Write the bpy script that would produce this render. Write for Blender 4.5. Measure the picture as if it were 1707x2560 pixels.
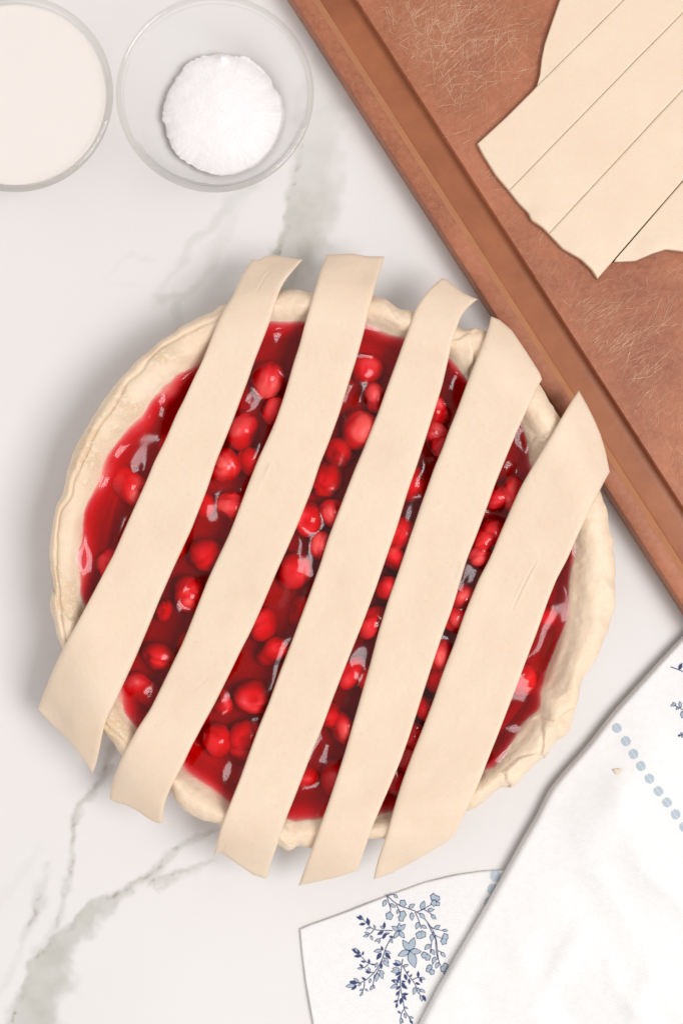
import bpy, bmesh, math, random
import numpy as np
from mathutils import Vector

sc = bpy.context.scene
for o in list(bpy.data.objects):
    bpy.data.objects.remove(o)

# ------------------------------------------------------------------ camera
H, FPX, CX, CY = 0.80, 4284.0, 853.5, 1280.0       # camera height (m), focal length and centre in photograph pixels
cam = bpy.data.cameras.new('Camera')
cam.sensor_fit = 'VERTICAL'
cam.sensor_height = 36.0
cam.lens = 36.0 * FPX / 2560.0
cam.clip_start, cam.clip_end = 0.01, 50
cam.dof.use_dof = True
cam.dof.focus_distance = H - 0.030
cam.dof.aperture_fstop = 7.1
camo = bpy.data.objects.new('Camera', cam)
sc.collection.objects.link(camo)
camo.location = (0, 0, H)
sc.camera = camo

# ------------------------------------------------------------------ light
world = bpy.data.worlds.new('World')
sc.world = world
world.use_nodes = True
bg = world.node_tree.nodes['Background']
bg.inputs[0].default_value = (1.0, 0.965, 0.95, 1)
bg.inputs[1].default_value = 0.64

key = bpy.data.lights.new('window_light', 'AREA')
key.shape = 'RECTANGLE'
key.size, key.size_y = .92, .82
key.energy = 27.0
key.color = (1.0, 0.985, 0.98)
ko = bpy.data.objects.new('window_light', key)
sc.collection.objects.link(ko)
az, el, dist = math.radians(-16), math.radians(60), 1.9
ko.location = (dist*math.cos(el)*math.cos(az), dist*math.cos(el)*math.sin(az), dist*math.sin(el))
ko.rotation_euler = (-Vector(ko.location)).to_track_quat('-Z', 'Y').to_euler()

# unseen fill lamp, added on the left to lighten the shadows
fill = bpy.data.lights.new('fill_light', 'AREA')
fill.shape = 'RECTANGLE'
fill.size, fill.size_y = 3.2, 1.8
fill.energy = 11.0
fill.color = (1.0, .96, .945)
fo = bpy.data.objects.new('fill_light', fill)
sc.collection.objects.link(fo)
fo.location = (-1.9, .5, 1.15)
fo.rotation_euler = (-Vector(fo.location)).to_track_quat('-Z', 'Y').to_euler()

sc.view_settings.view_transform = 'Standard'
sc.view_settings.look = 'None'
sc.view_settings.exposure = -0.13
sc.view_settings.gamma = 1.0
sc.view_settings.use_curve_mapping = False
cy = sc.cycles
cy.max_bounces, cy.diffuse_bounces, cy.glossy_bounces = 6, 3, 3
cy.transmission_bounces, cy.transparent_max_bounces = 4, 16
cy.caustics_reflective = True
cy.caustics_refractive = True
cy.sample_clamp_indirect = 6.0
cy.use_denoising = True

# ------------------------------------------------------------------ helpers
rng = np.random.default_rng(7)
random.seed(7)

def frame(ox, oy, s):
    return lambda pts: [(ox + x/s, oy + y/s) for x, y in pts]
R1 = frame(0, 0, 1568/860)
R2 = frame(700, 0, 1568/1007)
R3 = frame(80, 600, 1.96)
R4 = frame(800, 600, 1.96)
R5 = frame(60, 1300, 1.96)
R6 = frame(800, 1300, 1.96)
R7 = frame(707, 1560, 1.568)
R8 = frame(0, 1760, 1.96)
RFL = frame(840, 2200, 1568/300)
RT = frame(1260, 1600, 1568/447)

def WX(px, py, z):
    """photograph pixel at a known height -> world x, y"""
    s = (H - z) / FPX
    return (px - CX)*s, (CY - py)*s

def hash2(ix, iy, seed):
    n = (ix.astype(np.int64)*374761393 + iy.astype(np.int64)*668265263 + seed*1442695041) & 0x7fffffff
    n = ((n ^ (n >> 13)) * 1274126177) & 0x7fffffff
    n = n ^ (n >> 16)
    return (n & 0xffff) / 65535.0

def vnoise(x, y, seed=0):
    x = np.asarray(x, float); y = np.asarray(y, float)
    ix, iy = np.floor(x), np.floor(y)
    fx, fy = x-ix, y-iy
    fx = fx*fx*(3-2*fx); fy = fy*fy*(3-2*fy)
    a = hash2(ix, iy, seed); b = hash2(ix+1, iy, seed)
    c = hash2(ix, iy+1, seed); d = hash2(ix+1, iy+1, seed)
    return ((a*(1-fx)+b*fx)*(1-fy) + (c*(1-fx)+d*fx)*fy)*2-1

def fbm(x, y, seed=0, oct=4, gain=.5):
    t, a = 0, 1.0
    for k in range(oct):
        t = t + a*vnoise(x*2**k + 17.3*k, y*2**k - 9.1*k, seed+k)
        a *= gain
    return t

def smooth(a, b, x):
    t = np.clip((x-a)/(b-a), 0, 1)
    return t*t*(3-2*t)

def mesh_obj(name, verts, faces, mat=None, parent=None, smooth_shade=True):
    me = bpy.data.meshes.new(name)
    verts = np.asarray(verts, dtype=np.float32)
    if isinstance(faces, np.ndarray):
        nf, k = faces.shape
        me.vertices.add(len(verts)); me.vertices.foreach_set('co', verts.ravel())
        me.loops.add(nf*k); me.loops.foreach_set('vertex_index', faces.astype(np.int32).ravel())
        me.polygons.add(nf)
        me.polygons.foreach_set('loop_start', np.arange(0, nf*k, k, dtype=np.int32))
        me.update(calc_edges=True)
        me.validate()
    else:
        me.from_pydata([tuple(map(float, v)) for v in verts], [], faces)
    me.polygons.foreach_set('use_smooth', np.full(len(me.polygons), smooth_shade))
    for m in (mat if isinstance(mat, (list, tuple)) else [mat]):
        if m: me.materials.append(m)
    o = bpy.data.objects.new(name, me)
    sc.collection.objects.link(o)
    if parent: o.parent = parent
    return o

def empty(name, loc=(0, 0, 0)):
    o = bpy.data.objects.new(name, None)
    o.empty_display_size = .02
    sc.collection.objects.link(o)
    o.location = loc
    return o

def child(o, parent):
    """parent without moving (parents are unrotated Empties)"""
    bpy.context.view_layer.update()
    o.parent = parent
    o.matrix_parent_inverse = parent.matrix_world.inverted()

def tag(o, label=None, cat=None, group=None, kind=None):
    if label: o['label'] = label
    if cat: o['category'] = cat
    if group: o['group'] = group
    if kind: o['kind'] = kind
    return o

def grid_faces(nu, nv, off=0, flip=False, wrap_u=False):
    iu = np.arange(nu if wrap_u else nu-1); iv = np.arange(nv-1)
    U, V = np.meshgrid(iu, iv, indexing='ij')
    U2 = (U+1) % nu
    f = np.stack([U*nv+V, U2*nv+V, U2*nv+V+1, U*nv+V+1], -1).reshape(-1, 4)
    if flip: f = f[:, ::-1]
    return f + off

def set_attr(o, name, vals):
    a = o.data.attributes.new(name, 'FLOAT', 'POINT')
    a.data.foreach_set('value', np.asarray(vals, dtype=np.float32).ravel())

def set_mats(o, idx):
    o.data.polygons.foreach_set('material_index', np.asarray(idx, dtype=np.int32))

# ------------------------------------------------------------------ materials
def both_sides_ior(n, ior):
    # one Fresnel curve for both faces of the skin (nothing is refracted, so nothing may be totally reflected inside)
    bf = n.node('ShaderNodeNewGeometry').outputs['Backfacing']
    return n.math('SUBTRACT', ior, n.math('MULTIPLY', bf, ior-1/ior))

class N:
    def __init__(s, name):
        s.m = bpy.data.materials.new(name); s.m.use_nodes = True
        s.t = s.m.node_tree; s.t.nodes.clear()
        s.out = s.t.nodes.new('ShaderNodeOutputMaterial')
    def node(s, typ, **kw):
        n = s.t.nodes.new(typ)
        for k, v in kw.items():
            if k in ('inp',):
                for a, b in v.items():
                    if hasattr(b, 'is_linked') or hasattr(b, 'links'): s.t.links.new(b, n.inputs[a])
                    else: n.inputs[a].default_value = b
            else: setattr(n, k, v)
        return n
    def link(s, a, b): s.t.links.new(a, b)
    def noise(s, scale, detail=4, rough=.55, vec=None, dist=0):
        n = s.node('ShaderNodeTexNoise', inp={'Scale': scale, 'Detail': detail, 'Roughness': rough, 'Distortion': dist})
        if vec is None: vec = s.coord()
        s.link(vec, n.inputs['Vector'])
        return n.outputs['Fac']
    def coord(s):
        if not hasattr(s, '_c'): s._c = s.node('ShaderNodeNewGeometry').outputs['Position']
        return s._c
    def ramp(s, fac, stops):
        n = s.node('ShaderNodeValToRGB'); s.link(fac, n.inputs[0])
        e = n.color_ramp.elements
        while len(e) > 1: e.remove(e[-1])
        for k, (p, c) in enumerate(stops):
            el = e[0] if k == 0 else e.new(p)
            el.position = p
            el.color = (*c, 1) if isinstance(c, tuple) else (c, c, c, 1)
        return n.outputs[0]
    def mix(s, fac, a, b, mode='MIX'):
        n = s.node('ShaderNodeMix', data_type='RGBA', blend_type=mode)
        for sock, v in ((n.inputs[0], fac), (n.inputs[6], a), (n.inputs[7], b)):
            if hasattr(v, 'links'): s.link(v, sock)
            elif isinstance(v, tuple): sock.default_value = (*v, 1)
            else: sock.default_value = v
        return n.outputs[2]
    def math(s, op, a, b=0.0):
        n = s.node('ShaderNodeMath', operation=op)
        for sock, v in ((n.inputs[0], a), (n.inputs[1], b)):
            if hasattr(v, 'links'): s.link(v, sock)
            else: sock.default_value = v
        return n.outputs[0]
    def attr(s, name):
        return s.node('ShaderNodeAttribute', attribute_name=name).outputs['Fac']
    def bump(s, height, strength=.3, distance=.001):
        n = s.node('ShaderNodeBump', inp={'Strength': strength, 'Distance': distance})
        s.link(height, n.inputs['Height'])
        return n.outputs[0]
    def principled(s, color, rough=.5, normal=None, **kw):
        n = s.node('ShaderNodeBsdfPrincipled')
        for nm, v in [('Base Color', color), ('Roughness', rough)] + list(kw.items()):
            nm = nm.replace('_', ' ')
            if hasattr(v, 'links'): s.link(v, n.inputs[nm])
            elif isinstance(v, tuple): n.inputs[nm].default_value = (*v, 1) if len(n.inputs[nm].default_value) == 4 else v
            else: n.inputs[nm].default_value = v
        if normal: s.link(normal, n.inputs['Normal'])
        s.link(n.outputs[0], s.out.inputs[0])
        return n

def mat_marble():
    n = N('white_marble')
    base = n.mix(n.ramp(n.noise(9, 5), [(.35, 0.0), (.7, 1.0)]), (.780, .762, .748), (.760, .737, .722))
    band = n.math('MULTIPLY', n.attr('band'), n.ramp(n.noise(55, 6, .65), [(.2, .82), (.6, 1.0)]))
    col = n.mix(band, base, n.mix(n.noise(140, 5), (.46, .452, .405), (.57, .56, .515)))
    crack = n.math('MULTIPLY', n.attr('crack'), n.ramp(n.noise(230, 5, .7), [(.36, .25), (.62, 1.0)]))
    col = n.mix(crack, col, (.27, .25, .21))
    n.principled(col, n.ramp(n.noise(30, 3), [(.3, .34), (.7, .44)]), Specular_IOR_Level=.3)
    return n.m

def mat_dough(name='raw_dough', base=(.80, .655, .515), warm=(.755, .58, .415), bump=.10, flaky=False):
    n = N(name)
    f1 = n.ramp(n.noise(45, 4), [(.32, 0.0), (.72, 1.0)])
    col = n.mix(f1, base, n.mix(.5, base, warm))
    fine = n.ramp(n.noise(900, 3, .6), [(.35, 0.0), (.75, 1.0)])
    col = n.mix(n.math('MULTIPLY', fine, .22), col, warm)
    sp = n.ramp(n.noise(420, 1), [(.735, 0.0), (.765, 1.0)])
    col = n.mix(n.math('MULTIPLY', sp, .16), col, (.55, .33, .16))
    h = n.math('ADD', n.noise(260, 5, .6), n.math('MULTIPLY', n.noise(1300, 2), .35))
    if flaky:
        fl = n.attr('flaky')
        pits = n.ramp(n.noise(330, 4, .65, dist=1.4), [(.44, 0.0), (.56, 1.0)])
        h = n.math('ADD', h, n.math('MULTIPLY', n.math('MULTIPLY', pits, fl), 1.4))
        col = n.mix(n.math('MULTIPLY', n.math('SUBTRACT', 1.0, pits), n.math('MULTIPLY', fl, .42)), col, (.70, .45, .20))
        col = n.mix(n.math('MULTIPLY', n.attr('stain'), n.ramp(n.noise(120, 4), [(.3, .45), (.65, 1.0)])), col, (.80, .12, .12))
        h2 = n.bump(h, .38, .0012)
    else:
        h2 = n.bump(h, bump*2, .001)
    n.principled(col, .55, h2, Subsurface_Weight=.25, Subsurface_Radius=(1.0, .55, .3), Subsurface_Scale=.003,
                 Specular_IOR_Level=.35)
    return n.m

def mat_gel():
    n = N('cherry_gel')
    tr = n.node('ShaderNodeBsdfTransparent'); tr.inputs[0].default_value = (1, .97, .97, 1)
    gl = n.node('ShaderNodeBsdfGlossy'); gl.inputs['Roughness'].default_value = .105
    gl.inputs[0].default_value = (1, .97, 1, 1)
    fr = n.node('ShaderNodeFresnel'); n.link(both_sides_ior(n, 1.38), fr.inputs[0])
    mx = n.node('ShaderNodeMixShader')
    n.link(fr.outputs[0], mx.inputs[0]); n.link(tr.outputs[0], mx.inputs[1]); n.link(gl.outputs[0], mx.inputs[2])
    n.link(mx.outputs[0], n.out.inputs[0])
    va = n.node('ShaderNodeVolumeAbsorption')
    va.inputs['Color'].default_value = (.948, .0, .17, 1)
    va.inputs['Density'].default_value = 620.0
    n.link(va.outputs[0], n.out.inputs['Volume'])
    return n.m

def mat_cherry():
    n = N('cherry_flesh')
    obj = n.node('ShaderNodeTexCoord').outputs['Object']
    f = n.ramp(n.noise(150, 4, .6, vec=obj), [(.35, 0.0), (.7, 1.0)])
    rnd = n.node('ShaderNodeObjectInfo').outputs['Random']
    col = n.mix(f, n.mix(rnd, (.74, .014, .028), (.92, .040, .045)), n.mix(rnd, (.84, .07, .07), (.95, .17, .13)))
    n.principled(col, .22, n.bump(n.noise(420, 4, vec=obj), .25, .0008), Subsurface_Weight=.35,
                 Subsurface_Radius=(1, .12, .08), Subsurface_Scale=.003)
    return n.m

def mat_board(groove=False):
    n = N('board_groove' if groove else 'board_brown')
    if groove:
        col = n.mix(n.ramp(n.noise(42, 4), [(.35, 0.0), (.7, 1.0)]), (.36, .118, .045), (.26, .073, .031))
        col = n.mix(n.math('MULTIPLY', n.noise(300, 4, .7), .3), col, (.42, .18, .08))
        n.principled(col, .42, n.bump(n.noise(500, 3), .05), Specular_IOR_Level=.4)
    else:
        big = n.ramp(n.noise(20, 5, .65), [(.36, 0.0), (.66, 1.0)])
        col = n.mix(big, (.265, .080, .038), (.43, .150, .074))
        fib = n.ramp(n.noise(420, 5, .75), [(.38, 0.0), (.75, 1.0)])
        col = n.mix(n.math('MULTIPLY', fib, .55), col, (.52, .22, .125))
        sp = n.ramp(n.noise(700, 2), [(.72, 0.0), (.8, 1.0)])
        col = n.mix(n.math('MULTIPLY', sp, .5), col, (.60, .36, .22))
        n.principled(col, .5, n.bump(n.noise(700, 4, .7), .12), Specular_IOR_Level=.4)
    return n.m

def mat_scratch():
    n = N('knife_scratch')
    f = n.math('MULTIPLY', n.attr('alpha'), n.ramp(n.noise(350, 3, .7), [(.3, .35), (.6, 1.0)]))
    n.principled(n.mix(f, (.42, .165, .092), (.78, .50, .34)), .6, Specular_IOR_Level=.2)
    return n.m

def mat_linen():
    n = N('white_linen')
    c = n.coord()
    rot = n.node('ShaderNodeMapping', inp={'Rotation': (0, 0, math.radians(28))})
    n.link(c, rot.inputs[0])
    w1 = n.node('ShaderNodeTexWave', bands_direction='X', inp={'Scale': 420.0, 'Distortion': 1.5, 'Detail': 2.0})
    w2 = n.node('ShaderNodeTexWave', bands_direction='Y', inp={'Scale': 420.0, 'Distortion': 1.5, 'Detail': 2.0})
    n.link(rot.outputs[0], w1.inputs[0]); n.link(rot.outputs[0], w2.inputs[0])
    h = n.math('ADD', n.math('MULTIPLY', w1.outputs['Fac'], w2.outputs['Fac']), n.math('MULTIPLY', n.noise(160, 5, .7), .8))
    col = n.mix(n.ramp(n.noise(300, 4, .7), [(.3, 0.0), (.7, 1.0)]), (.865, .86, .857), (.82, .81, .805))
    n.principled(col, .85, n.bump(h, .30, .0007), Specular_IOR_Level=.15, Sheen_Weight=.1)
    return n.m

def mat_plain(name, col, rough=.6, var=.0, scale=300):
    n = N(name)
    c2 = tuple(min(1, v*(1+var)) for v in col)
    n.principled(n.mix(n.noise(scale, 4, .7), col, c2), rough, Specular_IOR_Level=.2)
    return n.m

def mat_glass(name='clear_glass', ior=1.12, dens=.8):
    n = N(name)
    tr = n.node('ShaderNodeBsdfTransparent'); tr.inputs[0].default_value = (1, 1, 1, 1)
    gl = n.node('ShaderNodeBsdfGlossy'); gl.inputs['Roughness'].default_value = .02
    fr = n.node('ShaderNodeFresnel'); n.link(both_sides_ior(n, ior), fr.inputs[0])
    mx = n.node('ShaderNodeMixShader')
    n.link(fr.outputs[0], mx.inputs[0]); n.link(tr.outputs[0], mx.inputs[1]); n.link(gl.outputs[0], mx.inputs[2])
    n.link(mx.outputs[0], n.out.inputs[0])
    va = n.node('ShaderNodeVolumeAbsorption', inp={'Color': (.40, .38, .15, 1), 'Density': dens})
    n.link(va.outputs[0], n.out.inputs['Volume'])
    return n.m

def mat_milk():
    n = N('milk')
    n.principled(n.mix(n.noise(12, 2), (.83, .775, .735), (.82, .765, .72)), .28, Subsurface_Weight=.4,
                 Subsurface_Radius=(1, .8, .6), Subsurface_Scale=.004, Specular_IOR_Level=.25)
    return n.m

def mat_sugar():
    n = N('sugar_granules')
    h = n.math('ADD', n.noise(1500, 3, .7), n.noise(700, 3, .7))
    n.principled(n.mix(n.noise(900, 3), (.92, .90, .905), (.87, .845, .85)), .45, n.bump(h, .14, .0005),
                 Subsurface_Weight=.3, Subsurface_Radius=(1, 1, 1), Subsurface_Scale=.002, Specular_IOR_Level=.4)
    return n.m

M = dict(marble=mat_marble(), dough=mat_dough(), crust=mat_dough('crust_dough', (.84, .685, .525), (.79, .60, .41), flaky=True),
         gel=mat_gel(), cherry=mat_cherry(), board=mat_board(), groove=mat_board(True), scratch=mat_scratch(), chamfer=mat_plain('board_pale_chamfer', (.40, .18, .092), .5, .35, 120),
         linen=mat_linen(), ink=mat_plain('navy_print', (.040, .052, .135), .8, .5), fill=mat_plain('blue_print', (.35, .42, .48), .8, .25, 900),
         stitch=mat_plain('pale_blue_stitch', (.43, .505, .57), .85, .3, 800), glass=mat_glass(), lip=mat_glass('glass_lip', 1.5, 60.0), milk=mat_milk(), sugar=mat_sugar(),
         ceramic=mat_plain('white_ceramic', (.80, .79, .77), .2))

# ------------------------------------------------------------------ countertop
def polyline_field(px, py, pts):
    """signed side, distance, left width, right width of the nearest point of a polyline with widths (pixel space)"""
    best = np.full(px.shape, 1e9); side = np.zeros(px.shape); wl = np.zeros(px.shape); wr = np.zeros(px.shape); al = np.zeros(px.shape)
    for (x0, y0, l0, r0, a0), (x1, y1, l1, r1, a1) in zip(pts[:-1], pts[1:]):
        dx, dy = x1-x0, y1-y0
        L2 = dx*dx+dy*dy
        t = np.clip(((px-x0)*dx+(py-y0)*dy)/L2, 0, 1)
        ex, ey = px-(x0+t*dx), py-(y0+t*dy)
        d = np.hypot(ex, ey)
        m = d < best
        best = np.where(m, d, best)
        side = np.where(m, np.sign(dx*ey-dy*ex), side)     # +1: right of travel (y down)
        wl = np.where(m, l0+(l1-l0)*t, wl); wr = np.where(m, r0+(r1-r0)*t, wr); al = np.where(m, a0+(a1-a0)*t, al)
    return best, side, wl, wr, al

def V(fr, *pts):
    out = []
    for x, y, l, r, a in pts:
        (X, Y), = fr([(x, y)])
        out.append((X, Y, l, r, a))
    return out

# (x, y, soft width left of travel, soft width right of travel, strength); travel goes downwards so "left" is image right
veins = [
    V(R8, (1060, 595, 5, 4, .35), (900, 672, 9, 6, .6), (790, 765, 12, 8, .7), (735, 830, 16, 10, .8), (640, 880, 30, 6, .85), (540, 945, 36, 6, .85),
      (440, 975, 48, 6, .9), (360, 1085, 58, 8, .95), (250, 1165, 86, 8, 1), (160, 1280, 118, 8, 1), (110, 1420, 128, 10, 1), (60, 1568, 140, 14, 1), (20, 1750, 150, 14, 1)),
    V(R8, (1060, 770, 6, 4, .2), (960, 800, 12, 6, .55), (860, 818, 18, 8, .75), (735, 880, 20, 10, .8)),
    V(R8, (560, 215, 26, 14, .75), (500, 370, 14, 10, .7), (400, 480, 8, 7, .6), (368, 590, 7, 7, .75), (345, 720, 6, 6, .5), (332, 850, 6, 6, .5), (318, 960, 8, 8, .45), (275, 1110, 12, 12, .5), (200, 1220, 8, 14, .5)),
    V(R8, (260, 780, 6, 8, .1), (215, 880, 12, 12, .45), (175, 980, 16, 10, .65), (155, 1060, 12, 8, .6), (120, 1190, 6, 8, .25), (95, 1270, 6, 6, .12)),
    V(R8, (190, 700, 10, 10, .10), (80, 880, 14, 14, .14), (-40, 1000, 16, 16, .14)),
    V(R8, (120, 1220, 8, 8, .2), (30, 1350, 10, 10, .22), (-40, 1450, 10, 10, .2)),
    V(R2, (210, 200, 20, 40, .2), (130, 330, 90, 40, .22), (90, 480, 130, 30, .3), (70, 620, 120, 12, .55), (38, 780, 140, 8, .85), (38, 880, 118, 7, .95), (-5, 970, 104, 8, .95),
      (-50, 1060, 96, 14, .95), (-90, 1180, 84, 20, .9), (-120, 1290, 70, 24, .9)),
    V(R2, (330, 380, 20, 30, .25), (200, 420, 16, 16, .35), (90, 505, 12, 20, .3)),
    V(R1, (1145, 845, 14, 10, .35), (1060, 900, 20, 12, .32), (1000, 970, 16, 8, .38), (880, 1120, 10, 8, .3), (770, 1260, 10, 10, .25), (700, 1390, 8, 8, .2)),
    V(R1, (1110, 880, 10, 20, .15), (1010, 1050, 20, 24, .2), (950, 1230, 8, 10, .3), (930, 1276, 8, 8, .25)),
    V(R3, (860, 90, 6, 6, .25), (845, 190, 8, 8, .25), (770, 280, 10, 8, .35), (690, 275, 8, 8, .42), (630, 298, 10, 8, .42), (590, 270, 6, 6, .25)),
    V(R3, (690, 270, 8, 8, .3), (735, 370, 12, 12, .4), (715, 430, 14, 14, .3), (700, 500, 10, 10, .1)),
    V(R3, (480, 70, 4, 4, .16), (590, 85, 4, 4, .14)),
    V(R3, (390, 210, 4, 4, .08), (520, 225, 4, 4, .1)),
    V(R1, (470, 1290, 6, 6, .04), (600, 1160, 4, 4, .16), (700, 1172, 4, 4, .1)),
]

def build_countertop():
    s = H/FPX
    fx = np.arange(-.172, .1721, .0009); fy = np.arange(-.252, .2521, .0009)
    xs = np.concatenate([[-.75, -.5, -.3], fx, [.3, .5, .75]])
    ys = np.concatenate([[-.75, -.5, -.35], fy, [.35, .5, .75]])
    X, Y = np.meshgrid(xs, ys, indexing='ij')
    px, py = X/s+CX, CY-Y/s
    wob = 9
    qx = px + wob*fbm(px/60, py/60, 3) + 3*fbm(px/14, py/14, 5)
    qy = py + wob*fbm(px/60, py/60, 11) + 3*fbm(px/14, py/14, 13)
    band = np.zeros(X.shape); crack = np.zeros(X.shape)
    for k, v in enumerate(veins):
        d, side, wl, wr, al = polyline_field(qx, qy, v)
        w = np.where(side > 0, wr, wl)
        w = np.where(w < 20, w*1.5+2, w)*(1+.25*vnoise(px/26, py/26, 140+k))
        soft = np.where(w > 30, .45, .85)
        b = al*(1-smooth(np.maximum(w*(1-soft), 0), w*1.12, d))
        b *= .80 + .20*np.clip(fbm(px/45, py/45, 30+k)+.5, 0, 1)
        band = np.maximum(band, b)
        c = al*(1-smooth(0, 7.5, d))*smooth(.15, .85, fbm(px/20, py/20, 60+k, 4)+.12)
        c2 = .5*al*(1-smooth(0, 12.0, d))*smooth(-.1, .6, fbm(px/50, py/50, 90+k, 3))
        if al.max() > .5:
            crack = np.maximum(crack, np.maximum(c, c2*.6))
    out = (np.abs(X) > .173) | (np.abs(Y) > .253)
    band[out] *= 0; crack[out] *= 0
    Z = np.zeros(X.shape)
    o = mesh_obj('countertop', np.stack([X, Y, Z], -1).reshape(-1, 3), grid_faces(len(xs), len(ys)), M['marble'])
    set_attr(o, 'band', band); set_attr(o, 'crack', crack)
    tag(o, 'white marble countertop with grey green veins', kind='structure')
build_countertop()

# ------------------------------------------------------------------ pie outlines (traced, turned into radii round the pie's centre)
ZRIM, ZGEL = .0410, .0337
PCX, PCY = WX(836, 1416, ZRIM-.004)

outer = (R3([(90, 1500), (90, 1430), (110, 1340), (150, 1240), (175, 1120), (200, 1040), (250, 940), (330, 810), (420, 700), (500, 610), (570, 540),
             (650, 480), (780, 400), (880, 350), (945, 310), (1080, 265), (1220, 240), (1290, 235), (1370, 250), (1440, 255)])
         + R4([(130, 262), (270, 280), (340, 295), (380, 340), (450, 348), (560, 385), (680, 430), (710, 445), (760, 432), (815, 445), (930, 560), (1075, 715), (1130, 790),
               (1175, 870), (1290, 1040), (1375, 1240), (1410, 1360), (1430, 1500)])
         + R6([(1440, 120), (1448, 280), (1440, 430), (1410, 540), (1370, 640), (1310, 740), (1275, 800), (1262, 900), (1240, 940), (1225, 1040), (1140, 1090),
               (1110, 1160), (1040, 1210), (940, 1320), (895, 1310), (800, 1380), (725, 1425), (550, 1490), (310, 1565), (255, 1565)])
         + R5([(1410, 1605), (1330, 1600), (1300, 1636), (1250, 1595), (1100, 1550), (960, 1500), (900, 1480), (830, 1450), (770, 1410), (740, 1370), (725, 1320),
               (600, 1230), (475, 1150), (440, 1090), (395, 1045), (280, 800), (185, 630), (155, 560), (145, 480), (130, 420), (140, 340), (130, 250), (125, 150)]))
inner = (R3([(250, 1500), (260, 1400), (300, 1280), (360, 1130), (440, 990), (560, 890), (600, 790), (680, 740), (740, 670), (800, 630), (980, 510),
             (1150, 440), (1230, 432), (1320, 415)])
         + R4([(100, 420), (220, 430), (330, 460), (405, 490), (520, 540), (625, 590), (660, 648), (725, 680), (860, 790), (990, 905), (1030, 970), (1040, 1050), (1050, 1100), (1150, 1250)])
         + R6([(1232, 160), (1228, 330), (1210, 500), (1170, 670), (1115, 815), (1055, 850), (1075, 915), (1000, 1020), (900, 1130), (820, 1200), (600, 1330),
               (400, 1412), (310, 1440)])
         + R5([(1470, 1430), (1310, 1420), (1150, 1410), (1005, 1385), (900, 1300), (770, 1215), (660, 1110), (555, 1000), (500, 930), (470, 870), (380, 640), (315, 440), (290, 350), (280, 200)]))

NT = 1080
TH = np.linspace(-math.pi, math.pi, NT, endpoint=False)

def radii(pts, z, sm=3):
    a = np.array([WX(x, y, z) for x, y in pts]) - (PCX, PCY)
    th = np.arctan2(a[:, 1], a[:, 0]); r = np.hypot(a[:, 0], a[:, 1])
    i = np.argsort(th); th, r = th[i], r[i]
    th = np.concatenate([th-2*math.pi, th, th+2*math.pi]); r = np.tile(r, 3)
    v = np.interp(TH, th, r)
    for _ in range(sm):
        v = (np.roll(v, 2)+np.roll(v, 1)+v+np.roll(v, -1)+np.roll(v, -2))/5
    return v
RO = radii(outer, ZRIM-.006, 2)
RI = radii(inner, ZGEL, 9)-.0006

def at_theta(arr, x, y):
    th = np.arctan2(np.asarray(y)-PCY, np.asarray(x)-PCX)
    return np.interp(th, np.concatenate([TH, [math.pi]]), np.concatenate([arr, arr[:1]]))

def theta_of(fr, x, y):
    (X, Y), = fr([(x, y)])
    wx, wy = WX(X, Y, ZRIM-.003)
    return math.atan2(wy-PCY, wx-PCX)

pie = empty('cherry_pie', (PCX, PCY, 0))
tag(pie, 'unbaked cherry pie with raw crust rim and glossy red cherry filling', 'pie')

# ---- crust
def angdiff(a, b): return (a-b+math.pi) % (2*math.pi) - math.pi

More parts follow.
